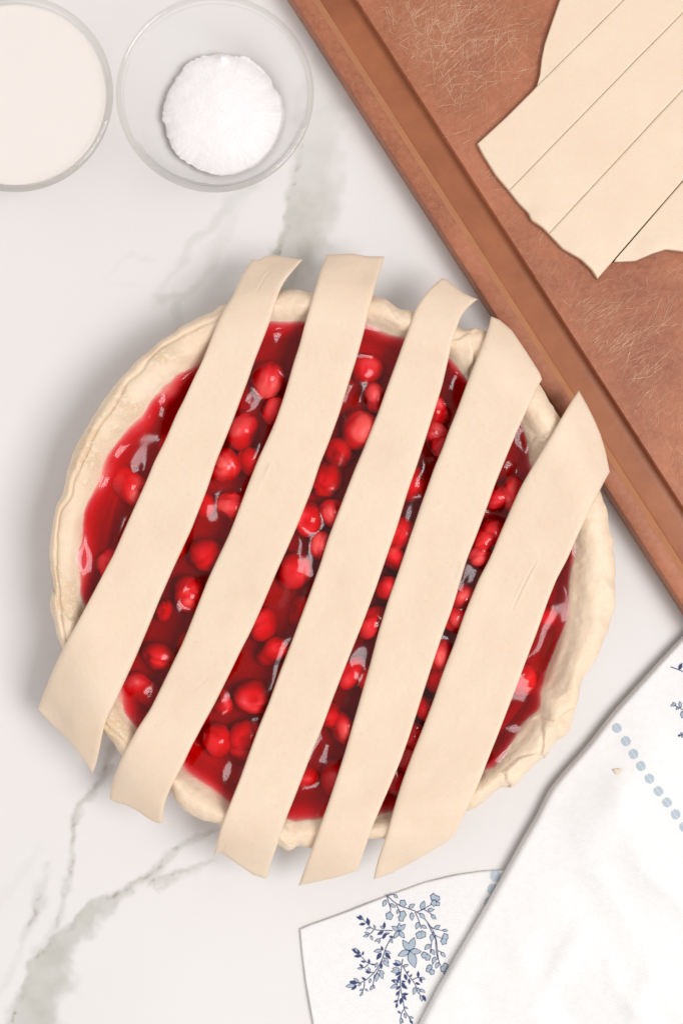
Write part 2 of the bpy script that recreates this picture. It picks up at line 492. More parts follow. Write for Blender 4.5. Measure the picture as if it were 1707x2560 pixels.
def build_crust():
    w = RO-RI
    zr = ZRIM + .0006*vnoise(np.cos(TH)*4, np.sin(TH)*4, 21)
    g = ZGEL
    left = smooth(.6, 2.2, np.abs(TH))          # the wall slopes more gently on the left
    c = lambda r, z: np.stack([r+0*RI, z+0*RI], -1)
    ctrl = [c(.0005, .0228), c(.5*RI, .0228), c(RI-.022, .0229), c(RI-.013, .0236), c(RI-.006, g-.0090+.0012*left), c(RI-.0024, g-.0040+.0014*left), c(RI, g),
            c(RI+.16*w, g+.35*(zr-g)), c(RI+.34*w, zr-.0016), c(RI+.54*w, zr), c(RI+.74*w, zr-.0009), c(RI+.90*w, zr-.0034), c(RO, zr-.0070),
            c(RO-.0008, zr-.0100), c(RO-.0040, zr-.0128), c(RO-.012, zr-.0138), c(RI+.003, .0245), c(RI-.006, .0145), c(RI-.016, .0068), c(.5*RI, .0062), c(.0005, .0062)]
    ctrl = np.stack(ctrl, 1)                     # (NT, K, 2)
    K = ctrl.shape[1]
    subs = [2, 3, 3, 4, 4, 5, 9, 9, 10, 10, 9, 8, 5, 4, 3, 2, 2, 2, 2, 2]
    rows = []; fr = []
    for k in range(K-1):
        p0, p1, p2, p3 = ctrl[:, max(k-1, 0)], ctrl[:, k], ctrl[:, k+1], ctrl[:, min(k+2, K-1)]
        for t in np.linspace(0, 1, subs[k], endpoint=False):
            q = .5*((2*p1)+(-p0+p2)*t+(2*p0-5*p1+4*p2-p3)*t*t+(-p0+3*p1-3*p2+p3)*t**3)
            rows.append(q); fr.append(k+t)
    rows.append(ctrl[:, -1]); fr.append(K-1)
    R = np.stack([q[:, 0] for q in rows], 1); Z = np.stack([q[:, 1] for q in rows], 1)
    fr = np.array(fr)[None, :]
    R = np.maximum(R, .0004)
    T = TH[:, None]
    f = np.clip((R-RI[:, None])/w[:, None], -.3, 1.05)
    onrim = smooth(5.7, 7.5, fr)*(1-smooth(12.6, 13.6, fr))
    x, y = R*np.cos(T), R*np.sin(T)
    dz = .0008*fbm(x*70, y*70, 40, 3) + .00022*fbm(x*330, y*330, 44, 3)
    # fold line that runs along the outer left rim
    lmask = smooth(1.85, 2.15, T % (2*math.pi))*(1-smooth(3.75, 3.95, T % (2*math.pi)))
    fc = .70 + .10*vnoise(T*5, 0*T, 50) + .05*vnoise(T*17, 0*T, 51)
    dz += lmask*(-.0011*np.exp(-((f-fc)/.035)**2) + .0008*np.exp(-((f-fc-.13)/.08)**2) - .0006*np.exp(-((f-fc+.25)/.2)**2))
    flaky = lmask*smooth(.10, .35, f)*(1-smooth(.86, 1.0, f))*onrim*np.clip(.55+1.3*fbm(x*60, y*60, 55, 3), 0, 1)
    # overlapping folds of dough (sharp on one side, fading on the other)
    def fold(th0, slope, height, width, f0=-.2, f1=1.1, sgn=1):
        nonlocal dz
        t = sgn*angdiff(T, th0+slope*(f-.5)+.02*vnoise(f*6, 0*f, int(abs(th0)*100)))
        ff = smooth(f0, f0+.15, f)*(1-smooth(f1-.2, f1, f))
        dz = dz + ff*.75*height*np.where(t > 0, np.exp(-(np.maximum(t, 0)/width)**2), 0)*1.0
        dz = dz - ff*.25*height*np.exp(-((t+.012)/.014)**2)
    fold(theta_of(R6, 1155, 960), .10, .0026, .13)
    fold(theta_of(R6, 1060, 1040), -.12, .0020, .07, .25, 1.2)
    fold(theta_of(R6, 990, 1160), .15, .0014, .05, .35, 1.2, -1)
    fold(theta_of(R6, 890, 1250), -.05, .0018, .06, .35, 1.2)
    fold(theta_of(R6, 1200, 870), .2, .0014, .06, .4, 1.2)
    fold(theta_of(R4, 760, 540), .10, .0024, .07)
    fold(theta_of(R4, 640, 500), -.12, .0014, .06, .1, 1.0, -1)
    fold(theta_of(R4, 400, 390), .15, .0012, .07, .3, 1.2)
    fold(theta_of(R4, 1110, 930), .05, .0016, .03, -.1, .6, -1)
    fold(theta_of(R5, 200, 480), -.25, .0016, .10, .1, 1.1)
    fold(theta_of(R5, 1290, 1540), .05, .0022, .05, .3, 1.2, -1)
    # scalloped right-hand rim
    rm = 1-smooth(.55, .9, np.abs(angdiff(T, -.75)))
    dz += rm*.0011*np.sin(T*34+6*f+2*vnoise(T*9, 0*T, 71))*smooth(.35, .9, f)
    Z = Z + dz*onrim
    R = R + .0006*fbm(T*14, 0*T+3, 80, 3)*onrim*smooth(.7, 1.0, f)
    x, y = R*np.cos(T), R*np.sin(T)
    o = mesh_obj('crust', np.stack([x, y, Z], -1).reshape(-1, 3), grid_faces(NT, R.shape[1], wrap_u=True, flip=True), M['crust'], pie)
    set_attr(o, 'flaky', flaky*np.ones_like(R))
    side = smooth(1.7, 2.4, np.abs(T))*.9 + .5*np.exp(-(angdiff(T, -1.9)/.35)**2) + .35*np.exp(-(angdiff(T, -.5)/.4)**2)
    reach = .10+.06*vnoise(T*7, 0*T, 88)+.03*vnoise(T*23, 0*T, 89)
    stain = np.clip(side, 0, 1)*np.where(f < 0, 1, np.exp(-(np.maximum(f, 0)/np.maximum(reach, .03))**1.6))*.75
    set_attr(o, 'stain', stain*np.ones_like(R))
    return R, Z, fr
CR, CZ, CFR = build_crust()

# ---- cherries and gel
#  (frame, x, y, radius in that frame's pixels, how far the top stands above (+) or below (-) the gel in mm)
ch = [(R3, 1155, 670, 84, 1.3), (R3, 1190, 835, 68, .6), (R3, 1030, 925, 72, 1.1), (R3, 1062, 1080, 66, .6), (R3, 940, 1110, 76, 1.6), (R3, 985, 1310, 76, .9),
      (R3, 835, 1300, 56, -1.5), (R3, 470, 1205, 88, 1.4), (R5, 410, 215, 62, 1.0), (R5, 890, 170, 84, 1.4), (R5, 800, 370, 84, 1.6), (R5, 655, 675, 76, 1.0),
      (R5, 570, 840, 78, .3), (R5, 680, 445, 50, -1.2), (R5, 1325, 240, 84, 1.2), (R5, 1455, 135, 60, .5), (R5, 1170, 520, 76, .3), (R5, 1225, 650, 78, 1.1),
      (R5, 1120, 875, 84, 1.6), (R5, 940, 1090, 78, .5), (R5, 1090, 1060, 70, .7), (R5, 1070, 1140, 56, -.8), (R5, 965, 890, 56, .4), (R5, 1395, -5, 78, 1.2),
      (R5, 1010, 960, 66, -2.2), (R5, 1370, 1265, 64, -1.0), (R5, 1095, 725, 78, -2.4), (R5, 1240, 380, 70, -2.6), (R5, 860, 590, 70, -3.2), (R5, 1010, 300, 64, -2.0),
      (R4, 185, 930, 92, 1.8), (R4, 275, 775, 62, .6), (R4, 225, 630, 76, -1.8), (R4, 62, 1330, 66, .6), (R4, 30, 1175, 82, -.8), (R4, 455, 1195, 84, 1.3),
      (R4, 565, 835, 66, .6), (R4, 600, 1010, 52, .2), (R4, 385, 1440, 80, 1.5), (R4, 560, 930, 66, -2), (R4, 945, 1240, 66, 1.2), (R4, 870, 1260, 56, .8), (R4, 930, 1040, 60, -3.0),
      (R6, 365, 185, 60, .9), (R6, 395, 70, 80, 1.7), (R6, 250, 510, 80, 1.7), (R6, 330, 345, 62, .6), (R6, 150, 760, 84, 1.7), (R6, 110, 1025, 72, 1.5), (R6, 40, 960, 66, .6),
      (R6, 660, 480, 80, 1.4), (R6, 705, 380, 70, 1.2), (R6, 780, 185, 60, 1.1), (R6, 1000, 790, 66, .9), (R6, 1110, 480, 60, -.6), (R6, 590, 660, 70, 1.0), (R6, 425, 1180, 66, .4),
      (R6, 70, 1290, 80, -1.9), (R6, 235, 790, 56, .4), (R6, 850, 60, 70, 1.3), (R6, 1120, 610, 66, -2.2), (R6, 500, 900, 70, -2.2), (R6, 800, 110, 60, 1.2), (R6, 575, 790, 62, 1.0), (R6, 515, 930, 60, .8), (R6, 455, 1060, 58, .7), (R6, 360, 1290, 56, .2), (R6, 980, 960, 66, -2.8), (R3, 640, 900, 60, -2.4),
      (R3, 560, 1400, 70, -2.0), (R3, 1250, 540, 60, -2.5), (R4, 330, 590, 60, -2.8), (R4, 690, 800, 56, -2.2), (R5, 640, 590, 60, -2.4), (R4, 90, 1040, 70, -1.8), (R4, 120, 780, 60, -2.5)]
cher = []
for fr_, x, y, r, up in ch:
    if up < -2.1: continue
    (X, Y), = fr_([(x, y)])
    wx, wy = WX(X, Y, ZGEL)
    sc_px = 1.96
    rad = r/sc_px*(H-ZGEL)/FPX*1.14
    cher.append((wx, wy, rad, ZGEL+up*.001-rad))
n_vis = len(cher)
tries = 0
while len(cher) < n_vis+22 and tries < 4000:      # the ones lying deeper, under the strips
    tries += 1
    a, q = random.uniform(0, 2*math.pi), .092*math.sqrt(random.random())
    x, y = PCX+q*math.cos(a), PCY+q*math.sin(a)
    if all(math.hypot(x-c[0], y-c[1]) > (c[2]+.0072)*.92 for c in cher):
        cher.append((x, y, .0072, ZGEL-.0072-random.uniform(.0025, .005)))

wrng = np.random.default_rng(31)
waves = []
for _ in range(680):
    a_, q_ = wrng.uniform(0, 2*math.pi), .125*math.sqrt(wrng.random())
    sg = wrng.uniform(.0038, .0072)
    waves.append((PCX+q_*math.cos(a_), PCY+q_*math.sin(a_), sg, wrng.normal()*.32*sg*.75, wrng.uniform(0, math.pi), wrng.uniform(1.0, 2.0)))

# swells of the gel: slopes that lean towards the window, where the photograph shows its reflection
swells = [WX(*q, ZGEL) for q in
          R3([(1060, 800), (1010, 900), (960, 1110), (540, 1100), (350, 1380), (660, 870), (1190, 960), (900, 1330), (1190, 470)])
          + R5([(850, 85), (830, 290), (690, 340), (690, 560), (640, 770), (1370, 110), (1360, 370), (1150, 900), (900, 1150), (1000, 1220), (980, 880), (1420, 1130), (1260, 660)])
          + R4([(260, 540), (150, 790), (100, 1080), (620, 820), (530, 1110), (430, 1340), (1010, 990), (920, 1160), (810, 1440), (680, 700)])
          + R6([(290, 330), (250, 480), (180, 690), (130, 890), (740, 250), (700, 330), (600, 600), (570, 740), (515, 870), (1190, 400), (1090, 560), (990, 1000), (430, 1150), (1150, 650), (20, 1100)])]
swell_r = [wrng.uniform(.0030, .0052) for _ in swells]

def gel_height(x, y):
    base = np.full(x.shape, ZGEL)
    for wx, wy, sg, amp, an, el_ in waves:
        dx, dy = x-wx, y-wy
        m = (np.abs(dx) < 4.6*sg*el_) & (np.abs(dy) < 4.6*sg*el_)
        u_ = (dx[m]*math.cos(an)+dy[m]*math.sin(an))/el_; v_ = -dx[m]*math.sin(an)+dy[m]*math.cos(an)
        base[m] += amp*np.exp(-.5*(u_*u_+v_*v_)/sg**2)
    lx, ly = math.cos(az), math.sin(az)
    for (wx, wy), sg in zip(swells, swell_r):
        dx, dy = x-wx, y-wy
        m = (np.abs(dx) < 5*sg) & (np.abs(dy) < 7*sg)
        u_ = dx[m]*lx+dy[m]*ly; v_ = -dx[m]*ly+dy[m]*lx
        base[m] -= .29*u_*np.exp(-.5*(u_*u_+v_*v_/2.2)/sg**2)
    k = .0007
    acc = np.exp(np.clip((base-ZGEL)/k, -40, 40))
    for cx, cyy, r, cz in cher:
        d2 = (x-cx)**2+(y-cyy)**2
        m = d2 < (2.2*r)**2
        h = cz+r+.0004-d2[m]/(1.6*r)
        acc[m] += np.exp(np.clip((h-ZGEL)/k, -40, 40))
    h = ZGEL + k*np.log(acc)
    return np.where(h > ZGEL+.0012, ZGEL+.0012+.0013*np.tanh((h-ZGEL-.0012)/.0013), h)

def build_gel():
    nr = 310
    s = np.linspace(.004, 1, nr)
    R = (RI+.0065)[:, None]*s[None, :]
    X, Y = PCX+R*np.cos(TH)[:, None], PCY+R*np.sin(TH)[:, None]
    Z = gel_height(X, Y)
    edge = RI[:, None]-R
    men = .0013*np.exp(-np.maximum(edge, 0)/.0030)*(1+.35*np.sin(TH*7+1.3)+.3*np.sin(TH*13))[:, None]
    Z = Z + men
    top = np.stack([X-PCX, Y-PCY, Z], -1).reshape(-1, 3)
    bot = np.stack([(X-PCX)*np.where(s > .98, 1, .97), (Y-PCY)*np.where(s > .98, 1, .97), np.where(s > .88, .026, .008)+0*X], -1)[:, ::31]
    nb = bot.shape[1]
    bot = np.concatenate([bot, np.stack([(X-PCX)[:, -1:], (Y-PCY)[:, -1:], 0*X[:, -1:]+.027], -1)], 1)
    nb = bot.shape[1]
    off = len(top)
    verts = np.concatenate([top, bot.reshape(-1, 3)])
    f1 = grid_faces(NT, nr, wrap_u=True)
    f2 = grid_faces(NT, nb, off, flip=True, wrap_u=True)
    i = np.arange(NT); j = (i+1) % NT
    rim = np.stack([i*nr+nr-1, j*nr+nr-1, off+j*nb+nb-1, off+i*nb+nb-1], -1)
    cap = np.stack([j*nr, i*nr, off+i*nb, off+j*nb], -1)
    o = mesh_obj('cherry_filling', verts, np.concatenate([f1[:, ::-1], f2[:, ::-1], rim[:, ::-1], cap[:, ::-1]]), M['gel'], pie)
    return o
gel = build_gel()

def cherry_mesh(seed):
    bm = bmesh.new(); bmesh.ops.create_icosphere(bm, subdivisions=4, radius=1)
    r = np.random.default_rng(seed)
    dirs = r.normal(size=(7, 3)); dirs /= np.linalg.norm(dirs, axis=1)[:, None]
    for v in bm.verts:
        n = v.co.normalized()
        d = 1.0
        for q, dd in enumerate(dirs):
            c = n.x*dd[0]+n.y*dd[1]+n.z*dd[2]
            if q == 0: d -= .30*math.exp(-((1-c)/.06))            # the dimple left by stem and stone
            else: d += .085*math.sin(3.3*c+q)*(.4+.6*abs(c))
        for q in range(4):                                          # creases of the cooked skin
            dd, de = dirs[1+q], dirs[2+q]
            c = n.x*dd[0]+n.y*dd[1]+n.z*dd[2]; e = n.x*de[0]+n.y*de[1]+n.z*de[2]
            d -= .13*math.exp(-((c-.25+.25*math.sin(3*e+q))/.09)**2)*max(0.0, e+.25)
        a = math.atan2(n.y, n.x)
        d += .012*math.sin(7*a+4*n.z+seed)
        v.co = n*d
    me = bpy.data.meshes.new('cherry'); bm.to_mesh(me); bm.free()
    me.polygons.foreach_set('use_smooth', np.full(len(me.polygons), True))
    me.materials.append(M['cherry'])
    return me
cmeshes = [cherry_mesh(s) for s in range(5)]
for k, (x, y, r, z) in enumerate(cher):
    o = bpy.data.objects.new('cherry', cmeshes[k % 5])
    sc.collection.objects.link(o)
    o.parent = gel
    o.location = (x-PCX, y-PCY, z)
    o.rotation_euler = (random.uniform(0, 6.28), random.uniform(0, 6.28), random.uniform(0, 6.28))
    o.scale = (r*random.uniform(.78, 1.02), r*random.uniform(.92, 1.08), r*.94)

# ---- dish under the crust
def lathe(name, prof, n, mat, parent=None, loc=(0, 0, 0)):
    prof = np.array(prof)
    t = np.linspace(0, 2*math.pi, n, endpoint=False)
    v = np.stack([prof[None, :, 0]*np.cos(t)[:, None], prof[None, :, 0]*np.sin(t)[:, None], np.tile(prof[:, 1], (n, 1))], -1)
    o = mesh_obj(name, v.reshape(-1, 3), grid_faces(n, len(prof), wrap_u=True), mat, parent)
    bm = bmesh.new(); bm.from_mesh(o.data)
    bmesh.ops.remove_doubles(bm, verts=bm.verts, dist=1e-6)
    bmesh.ops.recalc_face_normals(bm, faces=bm.faces); bm.to_mesh(o.data); bm.free()
    o.data.polygons.foreach_set('use_smooth', np.full(len(o.data.polygons), True))
    o.location = loc
    return o
rim_r = float(RO.min())-.004
dish = lathe('pie_dish', [(0, .0015), (.070, .0012), (.074, .0002), (.079, .0005), (.084, .003), (.101, .0215), (.104, .0232), (rim_r-.001, .0238), (rim_r, .0248), (rim_r-.001, .0258),
                          (.103, .0252), (.0995, .023), (.083, .0058), (.079, .0048), (0, .0048)], 96, M['ceramic'], None, (PCX, PCY, 0))
tag(dish, 'round white pie dish holding the cherry pie under its crust', 'dish')

# ------------------------------------------------------------------ dough strips
def resample(pts, t, sm=0):
    p = np.array(pts, float)
    d = np.concatenate([[0], np.cumsum(np.hypot(*np.diff(p, axis=0).T))]); d /= d[-1]
    n = 240
    u = np.linspace(0, 1, n)
    q = np.stack([np.interp(u, d, p[:, 0]), np.interp(u, d, p[:, 1])], -1)
    for _ in range(sm):
        q[1:-1] = (q[:-2]+q[1:-1]*2+q[2:])/4
    return np.stack([np.interp(t, u, q[:, 0]), np.interp(t, u, q[:, 1])], -1)

def edge_params(n, length, r):
    a = np.array([0, .12, .30, .55, .85, 1.3])*r/length
    mid = np.linspace(a[-1]*1.9, 1-a[-1]*1.9, n)
    return np.concatenate([a, mid, (1-a)[::-1]])

def coons(L, R, S, E, nu, nv, len_u, len_v, r, sm=(8, 3)):
    u = edge_params(nu, len_u, r); v = edge_params(nv, len_v, r)
    Lc, Rc = resample(L, u, sm[0]), resample(R, u, sm[0])
    Sc, Ec = resample(S, v, sm[1]), resample(E, v, sm[1])
    U, Vv = u[:, None, None], v[None, :, None]
    p = (1-Vv)*Lc[:, None]+Vv*Rc[:, None]+(1-U)*Sc[None]+U*Ec[None]
    p = p-((1-U)*(1-Vv)*Lc[0]+(1-U)*Vv*Rc[0]+U*(1-Vv)*Lc[-1]+U*Vv*Rc[-1])
    return p, u, v

def sheet(name, p, u, v, zf, thick, r, len_u, len_v, mat, parent=None, lean=.8):
    """a slab of dough or cloth over the outline grid p (pixels), its top at zf(x, y), rounded at its edges"""
    z = np.full(p.shape[:2], .02)
    for _ in range(5):
        s = (H-z)/FPX
        x, y = (p[..., 0]-CX)*s, (CY-p[..., 1])*s
        z = zf(x, y)
    d = np.minimum(np.minimum(u, 1-u)[:, None]*len_u, np.minimum(v, 1-v)[None, :]*len_v)
    dd = np.clip(r-d, 0, r)
    drop = r-np.sqrt(np.maximum(r*r-dd*dd, 0))
    zt = z-np.minimum(drop, thick*.62)
    zb = z-thick
    nu, nv = zt.shape
    cxm, cym = x.mean(), y.mean()
    xb, yb = x.copy(), y.copy()
    # cut edges lean in slightly towards the underside
    xb[:, 0] += (x[:, 3]-x[:, 0])*lean; yb[:, 0] += (y[:, 3]-y[:, 0])*lean
    xb[:, -1] += (x[:, -4]-x[:, -1])*lean; yb[:, -1] += (y[:, -4]-y[:, -1])*lean
    xb[0] += (x[3]-x[0])*lean; yb[0] += (y[3]-y[0])*lean
    xb[-1] += (x[-4]-x[-1])*lean; yb[-1] += (y[-4]-y[-1])*lean
    verts = np.concatenate([np.stack([x, y, zt], -1).reshape(-1, 3), np.stack([xb, yb, zb], -1).reshape(-1, 3)])
    off = nu*nv
    f = [grid_faces(nu, nv, flip=True), grid_faces(nu, nv, off)]
    idx = np.arange(off).reshape(nu, nv)
    ring = np.concatenate([idx[:, 0], idx[-1, 1:], idx[-2::-1, -1], idx[0, -2:0:-1]])
    nx = np.roll(ring, -1)
    f.append(np.stack([ring, nx, nx+off, ring+off], -1))
    o = mesh_obj(name, verts, np.concatenate(f), mat, parent)
    bm = bmesh.new(); bm.from_mesh(o.data); bmesh.ops.recalc_face_normals(bm, faces=bm.faces); bm.to_mesh(o.data); bm.free()
    o.data.polygons.foreach_set('use_smooth', np.full(len(o.data.polygons), True))
    return o

STH = .0034
# short slits in the strips' tops: x0, y0, x1, y1 (photograph), width and depth in mm
slits = [(*R3([(735, 870)])[0], *R3([(665, 1030)])[0], .35, .45), (*R3([(1160, 1090)])[0], *R3([(1080, 1270)])[0], .4, .6), (*R4([(150, 1260)])[0], *R4([(95, 1390)])[0], .4, .5),
         (*R6([(470, 20)])[0], *R6([(430, 200)])[0], .3, .4), (*R6([(735, 120)])[0], *R6([(660, 310)])[0], .35, .45), (*R6([(1060, 200)])[0], *R6([(945, 440)])[0], .4, .6),
         (*R3([(590, 1405)])[0], *R3([(640, 1430)])[0], .6, .35), (*R3([(1165, 145)])[0], *R3([(1130, 180)])[0], .5, .4), (*R5([(900, 780)])[0], *R5([(840, 830)])[0], .3, .2),
         (*R4([(1050, 1130)])[0], *R4([(1035, 1180)])[0], .5, .4), (*R4([(820, 980)])[0], *R4([(870, 1000)])[0], .8, .25), (*R5([(985, 1600)])[0], *R5([(965, 1640)])[0], .8, .6), (*R5([(1050, 1690)])[0], *R5([(1180, 1715)])[0], .8, .5),
         (*R3([(1095, 265)])[0], *R3([(1150, 160)])[0], .5, .25), (*R3([(1420, 170)])[0], *R3([(1450, 155)])[0], .5, .3)]
def slit_depth(x, y):
    z = np.zeros(x.shape)
    for x0, y0, x1, y1, w, dp in slits:
        a, b = np.array(WX(x0, y0, .043)), np.array(WX(x1, y1, .043))
        d = b-a; t = np.clip(((x-a[0])*d[0]+(y-a[1])*d[1])/(d@d), 0, 1)
        bow = .0003*np.sin(t*math.pi)
        e = np.hypot(x-a[0]-t*d[0]+bow, y-a[1]-t*d[1])
        z += .001*dp*np.sin(np.clip(t, .02, .98)*math.pi)**.5*(np.exp(-(e/(w*.001))**2)-.35*np.exp(-((e-.0008)/.0007)**2))
    return z
def pie_strip_z(seed, lift=0.0):
    def zf(x, y):
        r = np.hypot(x-PCX, y-PCY)
        ri, ro = at_theta(RI, x, y), at_theta(RO, x, y)
        # even the outline out a little so that the strip bridges the bumps of the rim
        rc = .5*(ri*.5+.5*float(RI.mean())) + .5*(ro*.5+.5*float(RO.mean()))
        top = ZRIM+STH+.0018+lift
        fall = 0
        for off in (-.009, -.006, -.003, 0, .003, .006, .009):          # averaged, so that the strip bends softly over the rim
            q = r+off
            fall = fall+(.0080*(1-np.clip(q/rc, 0, 1)**4)+np.minimum(.0125*(np.maximum(q-rc, 0)/.020)**1.4, .024))/7
        d = np.maximum(r-rc, 0)
        wav = .0008*fbm(x*34, y*34, seed, 3)
        end = smooth(.004, .020, d)
        return top-fall+wav+end*.0012*vnoise(x*85, y*85, seed+5)-slit_depth(x, y)+.00006*fbm(x*420, y*420, seed+9, 2)
    return zf

strips = []
strips.append(dict(
    L=R3([(1080, 92), (1040, 150), (1010, 205), (985, 270), (945, 330), (905, 410), (870, 500), (830, 600), (790, 680), (740, 790), (710, 845), (650, 985), (598, 1085), (560, 1180), (460, 1400), (395, 1550)])
      + R5([(423, 196), (300, 430), (185, 640), (130, 760), (65, 928)]),
    R=R3([(1326, 94), (1270, 158), (1235, 202), (1210, 252), (1190, 320), (1165, 400), (1130, 490), (1090, 590), (1060, 680), (1030, 760), (985, 880), (945, 980), (900, 1090), (860, 1215), (780, 1420)])
      + R5([(730, 240), (660, 400), (620, 500), (540, 690), (480, 820), (450, 890), (410, 965), (385, 1040), (370, 1125), (347, 1225), (334, 1242)]),
    S=R3([(1080, 92), (1120, 98), (1132, 84), (1170, 70), (1230, 78), (1326, 94)]),
    E=R5([(65, 928), (130, 1000), (215, 1078), (290, 1178), (334, 1242)]),
    label='leftmost dough strip on the pie, its lower end hanging free to a point'))
strips.append(dict(
    L=R3([(1440, 70), (1410, 150), (1395, 210), (1375, 270), (1350, 360), (1330, 430), (1310, 510), (1280, 600), (1255, 690), (1225, 790), (1190, 890), (1150, 980), (1110, 1065), (1060, 1190), (1010, 1325), (970, 1430)])
      + R5([(985, 110), (900, 290), (830, 470), (780, 595), (700, 760), (620, 925), (560, 1015), (490, 1140), (450, 1230), (425, 1310), (418, 1368)]),
    R=R4([(316, 78), (310, 105), (285, 175), (262, 260), (240, 340), (215, 450), (185, 560), (150, 670), (95, 850), (40, 1000), (0, 1095)])
      + R3([(1370, 1225), (1300, 1400)]) + R5([(1290, 140), (1240, 250), (1200, 345), (1160, 440), (1110, 550), (1060, 645), (1000, 770), (930, 910), (880, 1000), (820, 1112), (770, 1220), (720, 1310), (690, 1385), (680, 1440), (679, 1487)]),
    S=R4([(30, 70), (90, 65), (160, 64), (230, 77), (316, 78)]),
    E=R5([(418, 1368), (440, 1384), (500, 1400), (560, 1432), (615, 1472), (655, 1490), (679, 1487)]),
    label='second dough strip from the left on the pie, its lower end curled over the rim'))
strips.append(dict(
    L=R4([(597, 184), (560, 215), (520, 255), (490, 300), (460, 352), (440, 420), (410, 495), (380, 580), (350, 660), (320, 742), (290, 830), (250, 930), (210, 1030), (170, 1122), (130, 1225), (90, 1330), (40, 1460)])
      + R5([(1450, 220), (1390, 385), (1310, 600), (1250, 755), (1200, 895), (1150, 1015), (1100, 1150), (1060, 1265), (1010, 1390), (970, 1490), (945, 1580), (928, 1655)]),
    R=R4([(772, 288), (730, 322), (690, 370), (670, 430), (645, 505), (625, 600), (600, 710), (560, 840), (520, 965), (480, 1090), (430, 1232), (380, 1400)])
      + R6([(320, 200), (270, 345), (220, 480), (170, 605), (120, 730), (60, 885)]) + R5([(1450, 1050), (1420, 1120), (1370, 1250), (1320, 1378), (1290, 1450), (1250, 1570), (1210, 1680), (1195, 1740), (1186, 1763)]),
    S=R4([(597, 184), (620, 190), (650, 216), (700, 255), (745, 276), (772, 288)]),
    E=R5([(928, 1655), (955, 1625), (990, 1652), (1060, 1700), (1120, 1742), (1186, 1763)]),
    label='middle dough strip of the five on the pie, torn at its lower left corner'))
strips.append(dict(
    L=R4([(838, 372), (825, 430), (800, 500), (770, 575), (735, 660), (700, 755), (665, 850), (630, 935), (600, 1020), (560, 1112), (530, 1200), (490, 1310), (450, 1430)])
      + R6([(405, 190), (330, 405), (280, 570), (240, 725), (190, 900), (150, 1040), (120, 1145), (80, 1270), (40, 1390), (0, 1500)]) + R5([(1430, 1560), (1400, 1645), (1370, 1725), (1345, 1796)]),
    R=R4([(1088, 682), (1070, 712), (1040, 782), (1000, 862), (960, 950), (910, 1070), (860, 1192), (820, 1305), (770, 1440), (720, 1565)])
      + R6([(650, 430), (600, 565), (560, 680), (520, 805), (480, 930), (440, 1055), (400, 1170), (350, 1290), (300, 1405), (260, 1500), (235, 1570), (205, 1660), (181, 1722)]),
    S=R4([(838, 372), (880, 388), (940, 440), (1000, 528), (1040, 590), (1078, 650), (1088, 682)]),
    E=R5([(1345, 1796)]) + R6([(80, 1756), (181, 1722)]),
    label='fourth dough strip from the left on the pie, with a curved slanting upper end'))
strips.append(dict(
    L=R4([(1268, 735), (1230, 790), (1180, 876), (1140, 945), (1100, 1010), (1040, 1110), (980, 1215), (940, 1305), (890, 1420), (830, 1565)])
      + R6([(780, 285), (710, 455), (660, 600), (600, 755), (550, 900), (500, 1030), (450, 1155), (400, 1290), (360, 1420), (330, 1530), (300, 1620), (275, 1700), (262, 1766)]),
    R=R4([(1420, 1137), (1390, 1190), (1360, 1250), (1310, 1350), (1260, 1455), (1212, 1565)])
      + R6([(1160, 290), (1120, 390), (1060, 560), (1010, 690), (970, 800), (920, 930), (870, 1060), (820, 1185), (780, 1290), (730, 1400), (690, 1480), (665, 1546)]),
    S=R4([(1268, 735), (1300, 790), (1328, 845), (1345, 880), (1375, 950), (1400, 1035), (1420, 1137)]),
    E=R6([(262, 1766), (350, 1736), (450, 1682), (550, 1622), (620, 1582), (665, 1546)]),
    label='rightmost dough strip on the pie, widest, with a sharp upper tip over the board'))
for k, s in enumerate(strips):
    p, u, v = coons(s['L'], s['R'], s['S'], s['E'], 420, 56, .235, .021, .0017)
    o = sheet('dough_strip', p, u, v, pie_strip_z(200+13*k), STH, .0017, .235, .021, M['dough'])
    tag(o, s['label'], 'dough strip', 'raw dough strips laid across the pie')

# ------------------------------------------------------------------ cutting board
BT = .018
e0 = np.array(WX(716, 0, 0)); e1 = np.array(WX(1707, 1543, 0))
ax = (e1-e0)/np.linalg.norm(e1-e0)                    # along the visible edge (down to the right)
nrm = np.array([-ax[1], ax[0]])                       # into the board (up to the right)
if nrm[0] < 0: nrm = -nrm
B0 = e0-ax*.085                                       # corner beyond the top of the picture
BLEN, BWID = .50, .36
board = empty('cutting_board', (0, 0, 0))
tag(board, 'brown cutting board with a juice groove and pale knife scratches', 'cutting board')

def ring_pts(off, rad, n=7):
    out = []
    a0, a1, b0, b1 = off, BLEN-off, off, BWID-off
    for (ca, cb, st) in ((a1-rad, b1-rad, 0), (a0+rad, b1-rad, 90), (a0+rad, b0+rad, 180), (a1-rad, b0+rad, 270)):
        for k in range(n):
            t = math.radians(st+90*k/(n-1))
            out.append((ca+rad*math.cos(t), cb+rad*math.sin(t)))
    return np.array(out)

